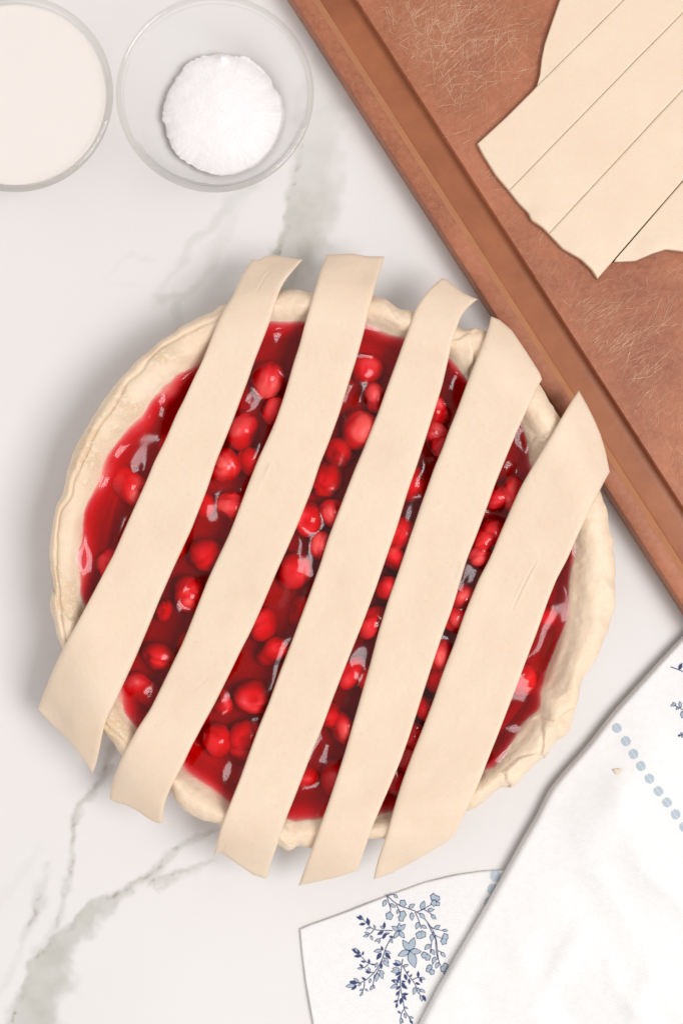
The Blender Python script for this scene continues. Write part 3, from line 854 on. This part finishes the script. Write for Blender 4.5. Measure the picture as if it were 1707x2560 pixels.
def build_board():
    prof = [(.004, 0, .010), (.0006, .0006, .011), (0, .002, .012), (0, BT-.0016, .012), (.0004, BT-.0005, .012), (.0014, BT, .011), (.0074, BT, .008), (.0078, BT-.0002, .008),
            (.0081, BT-.0005, .007), (.0102, BT-.0026, .007), (.0108, BT-.0032, .006), (.0120, BT-.0036, .005), (.0200, BT-.0052, .005), (.0232, BT-.0058, .004), (.0240, BT-.0056, .004),
            (.0243, BT-.0048, .004), (.0245, BT-.0004, .004), (.0248, BT, .004)]
    rings = [np.column_stack([ring_pts(o, r), np.full(28, z)]) for o, z, r in prof]
    nr, n = len(rings), 28
    P = np.stack(rings, 1)                             # (28, nr, 3)
    W = P[..., 0:1]*ax+P[..., 1:2]*nrm+B0
    verts = np.concatenate([W, P[..., 2:3]], -1).reshape(-1, 3)
    f = grid_faces(n, nr, wrap_u=True).tolist()
    mi = [2 if 7 <= (k % (nr-1)) <= 9 else 1 if 10 <= (k % (nr-1)) <= 14 else 0 for k in range(len(f))]  # outer chamfer of the groove gets a paler tan than the board
    f.append([k*nr+nr-1 for k in range(n)]); mi.append(0)
    f.append([k*nr for k in range(n)][::-1]); mi.append(0)
    o = mesh_obj('board_body', verts, f, [M['board'], M['groove'], M['chamfer']], board)
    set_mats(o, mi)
    bm = bmesh.new(); bm.from_mesh(o.data); bmesh.ops.recalc_face_normals(bm, faces=bm.faces); bm.to_mesh(o.data); bm.free()
    o.data.set_sharp_from_angle(angle=math.radians(36))
    return o
body = build_board()

def build_scratches():
    v, f, al = [], [], []
    def add(x, y, ang, ln, w, a, z):
        d = np.array([math.cos(ang), math.sin(ang)]); q = np.array([-d[1], d[0]])
        c = np.array([x, y]); bend = random.uniform(-.01, .01)*ln
        pts = [c-d*ln/2, c+q*bend, c+d*ln/2]
        b = len(v); z = z+1.2e-8*b
        for k, pp in enumerate(pts):
            ww = w*(.25, 1, .2)[k]
            v.append((*(pp-q*ww/2), z)); v.append((*(pp+q*ww/2), z))
            al.extend([a*(.35, 1, .3)[k]]*2)
        f.append((b, b+1, b+3, b+2)); f.append((b+2, b+3, b+5, b+4))
    def inside(x, y):
        rel = np.array([x, y])-B0
        return rel@ax, rel@nrm
    # clusters: (pixel x, y, spread px, count, main angle, angle spread)
    cl = [(1130, 40, 130, 170, 55, 30), (1030, 130, 90, 110, 60, 35), (1180, 40, 100, 90, 25, 25), (1000, 60, 80, 60, -70, 20), (1080, 180, 90, 60, 40, 30), (1130, 300, 110, 45, 50, 25), (1200, 90, 90, 70, 60, 30), (1180, 460, 60, 30, 35, 25),
          (1270, 560, 80, 35, 50, 35), (1330, 640, 80, 30, 55, 30), (1480, 830, 80, 120, 40, 12), (1560, 900, 80, 60, 42, 14), (1620, 1040, 60, 45, 70, 20), (1660, 700, 130, 40, 45, 40),
          (1600, 830, 120, 50, 45, 30), (1680, 1180, 50, 50, 100, 25), (1250, 330, 140, 30, 40, 10)]
    for px, py, sp, n, a0, asp in cl:
        for _ in range(int(n*2.6)):
            x, y = WX(px+random.gauss(0, sp*.85), py+random.gauss(0, sp*.85), BT)
            i, j = inside(x, y)
            ln = random.choice((.004, .008, .012, .017, .024))*random.uniform(.7, 1.4)
            if j < .0262+ln*.45: continue
            add(x, y, math.radians(random.gauss(a0, asp)), ln, random.uniform(.00008, .00026), random.uniform(.15, .9), BT+.00006)
    for _ in range(230):                                # even wear, also along the outer rim
        a, b = random.uniform(.02, BLEN-.02), random.uniform(.032, BWID-.04)
        x, y = B0+ax*a+nrm*b
        add(x, y, random.uniform(0, 6.28), random.uniform(.003, .010), random.uniform(.0001, .0002), random.uniform(.1, .4), BT+.00006)
    for _ in range(190):
        a, b = random.uniform(.02, BLEN-.02), random.uniform(.0022, .0068)
        x, y = B0+ax*a+nrm*b
        add(x, y, random.uniform(0, 6.28), random.uniform(.0006, .0016), random.uniform(.0001, .0003), random.uniform(.2, .7), BT+.00006)
    for x0, y0, x1, y1 in ((1105, 345, 1195, 315), (1130, 375, 1200, 335), (980, 122, 1050, 72), (1105, 265, 1150, 190), (1170, 200, 1340, 35), (985, 105, 1032, 130), (960, 0, 975, 75), (1095, 70, 1130, 160)):
        a, b = np.array(WX(x0, y0, BT)), np.array(WX(x1, y1, BT))
        c, d = (a+b)/2, b-a
        add(c[0], c[1], math.atan2(d[1], d[0]), np.hypot(*d), .00026, .8, BT+.00007)
    o = mesh_obj('knife_scratches', v, f, M['scratch'], board, False)
    set_attr(o, 'alpha', al)
    tag(o, kind='stuff')
build_scratches()

# ------------------------------------------------------------------ dough sheet cut into strips on the board
DTH = .0034
def board_strip_z(seed, pts=()):
    def zf(x, y):
        z = BT+DTH+.0003+.00025*fbm(x*45, y*45, seed, 2)
        for (bx, by, rad, h) in pts:
            z = z+h*np.exp(-((x-bx)**2+(y-by)**2)/rad**2)
        return z
    return zf

def bpt(fr, x, y):
    (X, Y), = fr([(x, y)]); return WX(X, Y, BT+DTH)

gp = .15                                                # half of the gap between two cuts, in photograph pixels
def line(a, b, n=12, sh=(0, 0), wob=1.2, seed=0):
    a, b = np.array(a)+sh, np.array(b)+sh
    t = np.linspace(0, 1, n)
    w = vnoise(t*9, 0*t, seed)*wob*np.sin(t*math.pi)
    return [(a[0]+(b[0]-a[0])*q+ww*.7, a[1]+(b[1]-a[1])*q+ww*.7) for q, ww in zip(t, w)]
k0, = R2([(1000, 333)]); k0b, = R2([(1880, -540)])
c1, = R2([(768, 558)]); c1b, = R2([(1900, -530)])
c2, = R2([(890, 741)]); c2b, = R2([(2060, -470)])
c3, = R2([(1045, 909)]); c3b, = R2([(2180, -300)])
c4, = R2([(1235, 1084)]); c4b, = R2([(2220, -60)])
sh = lambda s: (s*gp*.72, s*gp*.72)
bs = [
    dict(L=R2([(1000, 333), (1012, 290), (1018, 230), (1030, 170), (1060, 80), (1088, 0), (1150, -160), (1260, -330)]),
         R=line(k0, R2([(1540, -205)])[0], sh=sh(-1), seed=1), S=None, E=R2([(1260, -330), (1400, -290), (1540, -205)]), flip=False,
         label='tapering dough offcut with a curved edge at the upper left of the cut sheet'),
    dict(L=R2([(768, 558), (880, 455), (985, 350)])+line(R2([(1002, 331)])[0], R2([(1600, -265)])[0], sh=sh(0), seed=1),
         R=line(c2, R2([(1800, -195)])[0], sh=sh(-1), seed=2), S=R2([(768, 558), (790, 602), (840, 682), (890, 741)]), E=R2([(1600, -265), (1700, -240), (1800, -195)]),
         label='first full dough strip on the board, its square end nearest the groove'),
    dict(L=line(c2, R2([(1800, -195)])[0], sh=sh(1), seed=2), R=line(c3, R2([(1980, -95)])[0], sh=sh(-1), seed=3),
         S=R2([(890, 741), (930, 792), (968, 830), (978, 856), (1020, 884), (1045, 909)]), E=R2([(1800, -195), (1900, -160), (1980, -95)]),
         label='second full dough strip on the board, with a notched uneven end'),
    dict(L=line(c3, R2([(1980, -95)])[0], sh=sh(1), seed=3), R=line(c4, R2([(2100, 85)])[0], sh=sh(-1), seed=4),
         S=R2([(1045, 909), (1100, 968), (1170, 1008), (1212, 1048), (1235, 1084)]), E=R2([(1980, -95), (2060, -10), (2100, 85)]),
         label='third full dough strip on the board, its thick rolled end running to the lowest point'),
    dict(L=line(R2([(1306, 1008)])[0], R2([(2100, 85)])[0], sh=sh(.2), seed=4), R=R2([(1300, 1019), (1380, 1016), (1450, 986), (1500, 970), (1568, 978), (1680, 985), (1850, 900), (2000, 700), (2120, 400)]),
         S=None, E=R2([(2100, 85), (2140, 240), (2120, 400)]), label='ragged dough offcut at the lower right of the cut sheet on the board'),
]
for k, s in enumerate(bs):
    L, R = s['L'], s['R']
    S = s['S'] or [L[0], R[0]]
    L = [S[0]]+L[1:]; R = [S[-1]]+R[1:]
    E = [L[-1]]+s['E'][1:-1]+[R[-1]]
    p, u, v = coons(L, R, S, E, 110, 16, .2, .026, .0009, sm=(1, 3))
    if k == 4: hills = [(*bpt(R2, 1440, 975), .006, .0015), (*bpt(R2, 1530, 960), .010, .0012)]
    elif k == 3: hills = [(*bpt(R2, 1140, 985), .004, .0008), (*bpt(R2, 1200, 1025), .004, .0009)]
    elif k == 2: hills = [(*bpt(R2, 1000, 845), .004, .0012), (*bpt(R2, 1025, 860), .003, .0006)]
    else: hills = []
    o = sheet('dough_offcut' if k in (0, 4) else 'dough_strip', p, u, v, board_strip_z(300+11*k, hills), DTH, .0009, .2, .026, M['dough'], lean=-.25)
    tag(o, s['label'], 'dough offcut' if k in (0, 4) else 'dough strip', 'raw dough cut on the board')

# ------------------------------------------------------------------ glass bowls with milk and sugar
BH = .044
BR = 246*(H-BH)/FPX
def bowl(px, py, label):
    x, y = WX(px, py, BH)
    b = BR/.0434
    prof = [(0, .0035), (.018*b, .0034), (.0228*b, .0032), (.0275*b, .0042), (.0312*b, .0088), (.0345*b, .0180), (.0380*b, .0290), (.0402*b, .0385), (.0409*b, .0425), (.0416*b, BH-.0003), (.0424*b, BH),
            (.0431*b, BH-.0006), (.0434*b, BH-.0022), (.0430*b, BH-.0042), (.0423*b, .0372), (.0402*b, .0288), (.0367*b, .0174), (.0334*b, .0074), (.0303*b, .0026), (.0275*b, .0008), (.0258*b, .0002), (.0240*b, .0002), (.0228*b, .0010), (0, .0012)]
    o = lathe('glass_bowl', prof, 160, M['glass'], None, (x, y, 0))
    sub = o.modifiers.new('smooth', 'SUBSURF'); sub.levels = 1; sub.render_levels = 1
    # thick rolled lip: a ring of its own, with the two bright edges glass shows there
    ring = [(.0424*b+.00125*math.cos(t), BH-.0006+.0013*math.sin(t)) for t in np.linspace(0, 2*math.pi, 13)]
    lip = lathe('rim', ring, 160, M['lip'], o)
    ring2 = [(.0409*b+.00035*math.cos(t), BH-.0050+.0006*math.sin(t)) for t in np.linspace(0, 2*math.pi, 9)]
    lathe('shoulder', ring2, 160, M['lip'], o)
    return tag(o, label, 'bowl', 'small clear glass bowls'), (x, y, b)
b1, (mx, my, mb) = bowl(36, 232, 'clear glass bowl of milk cut off by the left edge of the picture')
b2, (sx, sy, sb) = bowl(537, 233, 'clear glass bowl holding a heap of white sugar')

mprof = [(0, .0402), (.030, .0402), (.0360*mb, .04025), (.0390*mb, .0404), (.0400*mb, .0409), (.04005*mb, .0400), (.0385*mb, .0322), (.0365*mb, .0240), (.0332*mb, .0158), (.0290*mb, .0082), (.0255*mb, .0048), (.022*mb, .0040), (0, .0040)]
milk = lathe('milk', mprof, 160, M['milk'], None, (mx, my, 0))
tag(milk, 'creamy off-white milk filling the glass bowl at the left edge', 'milk')

def build_sugar():
    ox, oy = WX(*R1([(1012, 512)])[0], .010)
    nt, nr = 300, 110
    t = np.linspace(0, 2*math.pi, nt, endpoint=False)
    s = np.linspace(.006, 1, nr)
    rad = .0280*(1+.035*fbm(np.cos(t)*2.2, np.sin(t)*2.2, 400, 3)+.014*vnoise(np.cos(t)*26, np.sin(t)*26, 405))
    R = rad[:, None]*s
    x, y = R*np.cos(t)[:, None]+ox, R*np.sin(t)[:, None]+oy
    z = .0044+.0062*np.maximum(1-s**2.6, 0)[None, :]**.7+.0004*fbm(x*90, y*90, 410, 3)+.00008*fbm(x*1300, y*1300, 414, 2)
    # a lump standing at the far edge
    lx, ly = WX(*R1([(1015, 250)])[0], .012)
    z = z+.003*np.exp(-((x-lx)**2+(y-ly)**2)/.0026**2)
    # keep the heap inside the glass
    rr = np.hypot(x-sx, y-sy)
    inner_z = np.interp(rr/sb, [0, .0228, .0275, .0312, .0345, .0380], [.0036, .0033, .0043, .0089, .0181, .0291])
    z = np.maximum(z, inner_z+.0006)
    zb = np.maximum(inner_z+.0003, .0038)
    top = np.stack([x, y, z], -1).reshape(-1, 3)
    last = np.stack([x[:, -1], y[:, -1], zb[:, -1]], -1)
    verts = np.concatenate([top, last])
    i = np.arange(nt); j = (i+1) % nt
    rim = np.stack([i*nr+nr-1, j*nr+nr-1, nt*nr+j, nt*nr+i], -1)
    o = mesh_obj('sugar_heap', verts, np.concatenate([grid_faces(nt, nr, wrap_u=True, flip=True), rim[:, ::-1]]), M['sugar'])
    bm = bmesh.new(); bm.from_mesh(o.data); bmesh.ops.recalc_face_normals(bm, faces=bm.faces); bm.to_mesh(o.data); bm.free()
    o.data.polygons.foreach_set('use_smooth', np.full(len(o.data.polygons), True))
    tag(o, 'round heap of white sugar granules inside the glass bowl', 'sugar')
build_sugar()

# ------------------------------------------------------------------ printed linen towel
towel = empty('tea_towel', (*WX(1500, 2200, 0), 0))
tag(towel, 'folded white linen tea towel with blue floral print and pale blue dashes', 'towel')

def under_z(x, y):
    return .0017+.0006*fbm(x*26, y*26, 500, 2)+.0004*vnoise(x*70+y*20, y*60, 504)

fold_edge = R7([(1900, -330), (1700, -90), (1568, 58), (1500, 130), (1400, 240), (1300, 350), (1200, 480), (1100, 592), (1050, 655), (1000, 758), (940, 860), (880, 970), (830, 1060), (780, 1150), (720, 1250), (650, 1372),
                (600, 1460), (545, 1568), (480, 1700), (400, 1860)])
FE = np.array([WX(x, y, .006) for x, y in fold_edge])
def fold_dist(x, y):
    best = np.full(np.shape(x), 1e9)
    for a, b in zip(FE[:-1], FE[1:]):
        d = b-a; t = np.clip(((x-a[0])*d[0]+(y-a[1])*d[1])/(d@d), 0, 1)
        best = np.minimum(best, np.hypot(x-a[0]-t*d[0], y-a[1]-t*d[1]))
    return best
creases = [(*R7([(1330, 820)])[0], *R7([(1600, 1160)])[0], .0045, .0022), (*R7([(1200, 1180)])[0], *R7([(980, 1500)])[0], .0050, .0022), (*R7([(1260, 1300)])[0], *R7([(1420, 1600)])[0], .0040, .0020),
           (*R7([(1480, 1330)])[0], *R7([(1330, 1600)])[0], .0060, .0022), (*R7([(1380, 560)])[0], *R7([(1250, 800)])[0], .0070, .0014), (*R7([(1050, 900)])[0], *R7([(1300, 1010)])[0], .0060, .0012)]
def upper_z(x, y):
    d = fold_dist(x, y)
    q = x*.55-y*.83; p = x*.83+y*.55
    z = .0070+.0014*np.exp(-d/.030)
    z = z+smooth(.004, .03, d)*(.0042*fbm(p*26, q*6, 510, 3)+.0014*vnoise(p*58, q*15, 515))
    z = z+.0005*vnoise(q*16, p*5, 520)
    for x0, y0, x1, y1, w_, h_ in creases:
        a, b = np.array(WX(x0, y0, .008)), np.array(WX(x1, y1, .008))
        e = b-a; t = np.clip(((x-a[0])*e[0]+(y-a[1])*e[1])/(e@e), 0, 1)
        c = np.hypot(x-a[0]-t*e[0]+.002*np.sin(t*5), y-a[1]-t*e[1])
        z = z+h_*np.sin(np.clip(t, .01, .99)*math.pi)**.7*np.exp(-(c/w_)**2)
    return z

def cloth(name, L, R, S, E, zf, thick, r, lu, lv, nu, nv):
    p, u, v = coons(L, R, S, E, nu, nv, lu, lv, r, sm=(8, 2))
    o = sheet(name, p, u, v, zf, thick, r, lu, lv, M['linen'], lean=-.35)
    child(o, towel)
    return o
under_top = R7([(68, 1198), (100, 1184), (250, 1130), (400, 1070), (550, 1015), (680, 985), (780, 970), (875, 966), (1000, 962), (1150, 965)])
under_bot = R7([(150, 1850), (500, 1870), (900, 1870), (1150, 1850)])
under = cloth('under_layer', under_top, under_bot, [under_top[0]]+R7([(76, 1290), (90, 1400), (106, 1490), (120, 1568), (135, 1700)])+[under_bot[0]],
              [under_top[-1]]+R7([(1150, 1400)])+[under_bot[-1]], under_z, .0011, .0007, .13, .085, 90, 60)
right = R7([(2300, -200), (2300, 400), (2300, 1000), (2200, 1860)])
upper = cloth('folded_layer', fold_edge, right, [fold_edge[0]]+R7([(2100, -260)])+[right[0]], [fold_edge[-1]]+R7([(1300, 1880)])+[right[-1]], upper_z, .0050, .0027, .30, .16, 150, 110)

# ---- print
class Print:
    def __init__(s, fr, zf): s.fr, s.zf, s.v, s.f, s.m = fr, zf, [], [], []
    def pts(s, P, mat, lift):
        P = s.fr(P)
        b = len(s.v)
        P = np.array(P); zz = np.full(len(P), .004)
        for _ in range(3):
            wx, wy = WX(P[:, 0], P[:, 1], zz); zz = s.zf(wx, wy)
        return b, [tuple(q) for q in np.stack([wx, wy, zz+lift], -1)]
    def poly(s, P, mat, lift):
        b, o = s.pts(P, mat, lift); s.v += o; s.f.append(list(range(b, b+len(o)))); s.m.append(mat)
    def stem(s, P, w=11):
        P = [np.array(p, float) for p in P]
        # light smoothing by subdivision
        for _ in range(2):
            Q = [P[0]]
            for a, b in zip(P[:-1], P[1:]): Q += [a*.75+b*.25, a*.25+b*.75]
            P = Q+[P[-1]]
        Ls, Rs = [], []
        for k, p in enumerate(P):
            d = P[min(k+1, len(P)-1)]-P[max(k-1, 0)]
            n = np.array([-d[1], d[0]])/(np.hypot(*d)+1e-9)
            ww = w*(1-.35*k/len(P))
            Ls.append(tuple(p+n*ww/2)); Rs.append(tuple(p-n*ww/2))
        b, o = s.pts(Ls+Rs, 0, .00018); s.v += o; n = len(Ls)
        for k in range(n-1): s.f.append([b+k, b+k+1, b+n+k+1, b+n+k]); s.m.append(0)
    def leaf(s, a, t, wr=.42, light=.6, edge=7):
        a, t = np.array(a, float), np.array(t, float)
        d = t-a; L = np.hypot(*d); d = d/L; n = np.array([-d[1], d[0]])
        def shape(l0, l1, w):
            up = [(l0+(l1-l0)*q, w*math.sin(math.pi*q**.85)) for q in np.linspace(0, 1, 8)]
            P = [a+d*q+n*h for q, h in up]+[a+d*q-n*h for q, h in up[-2:0:-1]]
            return [tuple(p) for p in P]
        w = max(L*wr/2, 12)
        s.poly(shape(0, L, w), 0, .00020)
        if light and random.random() < light and w > edge+4:
            s.poly(shape(edge*1.6, L-edge*1.6, w-edge), 1, .00026)
    def blob(s, c, r, petals=5, edge=8, seed=0):
        q = random.Random(seed)
        ph = q.uniform(0, 6)
        P = lambda rr: [(c[0]+rr*(1+.13*math.cos(petals*t+ph))*math.cos(t), c[1]+rr*(1+.13*math.cos(petals*t+ph))*math.sin(t)*1.1) for t in np.linspace(0, 2*math.pi, 22, endpoint=False)]
        s.poly(P(r), 0, .00020); s.poly(P(r-edge), 1, .00026)
        for k in range(3):
            t = ph+2.1*k
            s.leaf(c, (c[0]+r*.8*math.cos(t), c[1]+r*.8*math.sin(t)), .3, 0)
    def build(s, name, parent):
        o = mesh_obj(name, s.v, s.f, [M['ink'], M['fill']], None, False)
        set_mats(o, s.m)
        child2(o, parent)
        return o

def child2(o, parent):
    bpy.context.view_layer.update()
    o.parent = parent
    o.matrix_parent_inverse = parent.matrix_world.inverted()

pr = Print(RFL, under_z)
for st in [
    [(660, 200), (790, 320), (930, 370), (1060, 415), (1150, 500), (1200, 560), (1265, 660), (1300, 740), (1320, 880), (1330, 1030), (1370, 1140), (1420, 1240), (1440, 1330)],
    [(1195, 560), (1250, 690), (1300, 760), (1300, 900), (1325, 1040)],
    [(660, 200), (690, 310), (715, 380), (705, 430)], [(680, 200), (750, 185)], [(780, 320), (850, 440)], [(1060, 415), (1130, 390), (1240, 320)], [(1150, 385), (1240, 440), (1265, 470)],
    [(1030, 420), (1080, 520), (1110, 640)], [(1200, 580), (1270, 640), (1400, 660)], [(1290, 720), (1380, 765)], [(1265, 680), (1245, 830), (1225, 960)], [(1320, 920), (1380, 945)], [(1310, 1030), (1270, 1080), (1250, 1120)],
    [(1420, 1240), (1470, 1240)], [(740, 660), (620, 660), (490, 650), (430, 600), (350, 510)], [(490, 655), (440, 710), (370, 730)], [(700, 690), (620, 740), (530, 790)],
    [(740, 760), (680, 810), (630, 940), (600, 1050), (510, 1200), (380, 1320), (290, 1345), (140, 1380)], [(520, 1105), (420, 1095), (330, 1000), (220, 900)], [(420, 1100), (370, 1150), (300, 1145)],
    [(500, 1215), (430, 1200), (380, 1160)], [(370, 1330), (365, 1420), (320, 1500)], [(500, 1240), (485, 1370), (450, 1440)], [(600, 1050), (570, 1150), (500, 1260)],
    [(870, 1030), (855, 1120), (835, 1300), (840, 1420), (880, 1600), (885, 1690), (950, 1790), (1000, 1880)], [(870, 1120), (920, 1220), (1000, 1310), (1050, 1400), (1110, 1540)], [(1000, 1300), (1070, 1270), (1150, 1280)],
    [(880, 1690), (845, 1760), (840, 1860)], [(830, 1430), (810, 1560), (780, 1640)], [(950, 1790), (1010, 1900), (1040, 2000)], [(840, 1860), (850, 1960)]]:
    pr.stem(st, 12)
for a, t in [((750, 185), (808, 238)), ((655, 255), (610, 350)), ((700, 310), (778, 358)), ((820, 380), (792, 445)), ((945, 365), (1032, 312)), ((985, 420), (992, 532)), ((1112, 392), (1150, 268)), ((1190, 392), (1288, 385)),
             ((1238, 448), (1306, 516)), ((1090, 430), (1162, 512)), ((1080, 545), (1042, 648)), ((1110, 590), (1187, 632)), ((1275, 640), (1362, 590)), ((1385, 655), (1462, 662)), ((1255, 700), (1242, 805)), ((1228, 835), (1153, 914)),
             ((1245, 900), (1285, 985)), ((1365, 940), (1428, 1008)), ((1295, 1000), (1256, 1092)), ((1335, 1070), (1298, 1158)), ((1440, 1240), (1478, 1245))]:
    pr.leaf(a, t, .55, 1)
for k, (c, r) in enumerate([((870, 305), 44), ((695, 468), 48), ((870, 450), 46), ((850, 500), 40), ((1270, 220), 42), ((1320, 240), 36), ((1275, 300), 40), ((1325, 310), 30), ((1085, 720), 46), ((1130, 710), 44), ((1425, 740), 40), ((1405, 800), 42),
                            ((1150, 980), 40), ((1195, 1010), 40), ((1220, 1140), 34), ((1200, 1175), 30), ((1250, 1200), 36), ((1425, 1120), 36), ((1400, 1160), 42)]):
    pr.blob(c, r, 5, 9, k)
for a, t in [((360, 510), (262, 482)), ((350, 505), (300, 455)), ((345, 520), (330, 470)), ((430, 590), (405, 488)), ((385, 570), (298, 582)), ((450, 622), (385, 640)), ((512, 640), (493, 578)), ((632, 640), (573, 598)), ((630, 630), (630, 545)),
             ((440, 710), (370, 678)), ((430, 722), (348, 738)), ((450, 720), (478, 792)), ((620, 670), (535, 716)), ((650, 690), (608, 775)), ((580, 770), (498, 803)), ((572, 775), (556, 834)), ((700, 765), (742, 828)), ((690, 700), (640, 690)), ((690, 740), (760, 745)),
             ((600, 912), (487, 936)), ((610, 925), (590, 858)), ((640, 925), (718, 962)), ((640, 950), (712, 1036)), ((590, 945), (528, 1044)), ((622, 1010), (692, 1086)), ((612, 1050), (692, 1136)), ((540, 1075), (508, 1148)), ((590, 1080), (590, 1165)),
             ((560, 1180), (634, 1222)), ((575, 1185), (610, 1300)), ((545, 1210), (520, 1332)), ((455, 1285), (430, 1352)), ((390, 1310), (332, 1268)), ((300, 1340), (228, 1278)), ((280, 1345), (168, 1328)), ((255, 1372), (122, 1392)), ((270, 1370), (200, 1438)),
             ((330, 1345), (285, 1390)), ((360, 1428), (298, 1442)), ((378, 1418), (418, 1456)), ((352, 1465), (308, 1520)), ((485, 1370), (442, 1446)), ((490, 1368), (502, 1424)), ((330, 985), (232, 1000)), ((320, 958), (202, 900)), ((345, 985), (357, 928)),
             ((285, 945), (238, 882)), ((385, 1072), (322, 1058)), ((437, 1092), (425, 1026)), ((355, 1140), (302, 1096)), ((345, 1152), (272, 1156)), ((440, 1208), (423, 1134)), ((452, 1215), (376, 1192)), ((330, 970), (300, 1010)), ((500, 1110), (450, 1095)),
             ((850, 1108), (735, 1092)), ((850, 1100), (765, 1046)), ((870, 1132), (948, 1103)), ((835, 1170), (728, 1152)), ((832, 1190), (712, 1196)), ((840, 1200), (772, 1252)), ((920, 1222), (952, 1186)), ((965, 1265), (992, 1228)), ((895, 1225), (922, 1314)),
             ((838, 1240), (803, 1326)), ((825, 1335), (716, 1308)), ((800, 1362), (758, 1296)), ((805, 1365), (706, 1414)), ((835, 1385), (778, 1436)), ((850, 1322), (912, 1328)), ((850, 1365), (934, 1424)), ((850, 1340), (905, 1380)), ((952, 1285), (958, 1366)),
             ((1070, 1272), (1072, 1186)), ((1098, 1272), (1166, 1298)), ((1090, 1278), (1122, 1346)), ((1030, 1340), (1100, 1368)), ((1035, 1395), (1008, 1502)), ((1085, 1425), (1168, 1468)), ((1080, 1490), (1070, 1400)), ((1105, 1500), (1122, 1592)), ((1130, 1500), (1170, 1588)),
             ((860, 1492), (948, 1490)), ((875, 1505), (916, 1576)), ((820, 1450), (782, 1516)), ((855, 1535), (838, 1628)), ((802, 1568), (752, 1600)), ((798, 1608), (784, 1678)), ((888, 1655), (940, 1686)), ((845, 1745), (800, 1706)), ((890, 1735), (912, 1814)),
             ((945, 1790), (1016, 1802)), ((850, 1795), (842, 1885)), ((960, 1825), (1004, 1885)), ((840, 1800), (875, 1870))]:
    pr.leaf(a, t, .46, .5)
for c, tips, w in [((960, 925), [(868, 778), (1022, 745), (1120, 938), (1032, 1152), (800, 992)], .50), ((822, 662), [(722, 600), (825, 556), (907, 573), (895, 765), (752, 768)], .50)]:
    for t in tips: pr.leaf(c, t, w, 1, 8)
pr.build('floral_print', under)

pr2 = Print(RT, upper_z)
pr2.stem([(1455, 235), (1568, 275), (1680, 360), (1720, 470)], 9)
pr2.stem([(1568, 275), (1650, 250), (1720, 180)], 8)
pr2.stem([(1480, 570), (1568, 610), (1660, 690), (1700, 800)], 8)
pr2.stem([(1530, 840), (1620, 820), (1700, 800)], 8)
for a, t in [((1528, 262), (1556, 200)), ((1500, 565), (1452, 578)), ((1505, 572), (1470, 545)), ((1530, 590), (1500, 612)), ((1545, 595), (1535, 535)), ((1575, 610), (1600, 560)), ((1560, 620), (1556, 690)), ((1540, 838), (1518, 838)),
             ((1560, 830), (1540, 812)), ((1570, 825), (1550, 858)), ((1640, 690), (1600, 720)), ((1650, 260), (1640, 200)), ((1690, 400), (1640, 420)), ((1690, 340), (1740, 330)), ((1610, 820), (1620, 880)), ((1610, 650), (1660, 640))]:
    pr2.leaf(a, t, .5, .6, 5)
pr2.build('floral_print', upper)

def dashes(name, centres, fr, zf, size, parent):
    """a run of woven dashes: each one a patch of short threads beside a white centre thread"""
    v, f = [], []
    q = random.Random(3)
    P = [np.array(c, float) for c in centres]
    for k, c in enumerate(P):
        d = P[min(k+1, len(P)-1)]-P[max(k-1, 0)]; d = d/np.hypot(*d); n = np.array([-d[1], d[0]])
        rows = 13
        for side in (-1, 1):
            for j in range(rows):
                t0, t1 = -1+2*j/rows, -1+2*(j+.86)/rows
                tm = (t0+t1)/2
                w = size*.5*(1-.62*abs(tm)**2.6)*q.uniform(.9, 1.08)
                a0 = .035*size
                quad = [c+d*t0*size*.53+n*side*a0, c+d*t0*size*.53+n*side*w, c+d*t1*size*.53+n*side*w, c+d*t1*size*.53+n*side*a0]
                b = len(v)
                for pp in quad:
                    (X, Y), = fr([tuple(pp)])
                    zz = .005
                    for _ in range(3):
                        wx, wy = WX(X, Y, zz); zz = float(zf(np.array([wx]), np.array([wy]))[0])
                    v.append((wx, wy, zz+.0002))
                f.append([b, b+1, b+2, b+3])
    o = mesh_obj(name, v, f, M['stitch'], None, False)
    child2(o, parent)
    return o
dashes('dash_stitching', [(985, 772), (1064, 888), (1131, 1000), (1197, 1106), (1272, 1216), (1350, 1326), (1425, 1425), (1500, 1530), (1575, 1640), (1650, 1750)], RT, upper_z, 80, upper)
dashes('dash_stitching', [(832, 988), (821, 1040), (808, 1092), (795, 1145), (782, 1198)], R7, under_z, 40, under)

# ------------------------------------------------------------------ crumb on the towel
def crumb(fr, x, y, r, zf, label):
    (X, Y), = fr([(x, y)])
    wx, wy = WX(X, Y, .009); z = float(zf(np.array([wx]), np.array([wy]))[0]) if zf else 0
    bm = bmesh.new(); bmesh.ops.create_icosphere(bm, subdivisions=3, radius=1)
    for v in bm.verts:
        n = v.co.copy()
        k = 1+.25*math.sin(3*n.x+2*n.y+x)+.15*math.sin(5*n.y-4*n.z)
        v.co = Vector((n.x*r*k, n.y*r*k*.85, max(n.z, -.5)*r*.22*k))
    me = bpy.data.meshes.new('dough_crumb'); bm.to_mesh(me); bm.free()
    me.polygons.foreach_set('use_smooth', np.full(len(me.polygons), True)); me.materials.append(M['dough'])
    o = bpy.data.objects.new('dough_crumb', me); sc.collection.objects.link(o); o.location = (wx, wy, z+r*.1)
    tag(o, label, 'crumb')
crumb(RT, 990, 1150, .0017, upper_z, 'small flat crumb of dough lying on the white towel')
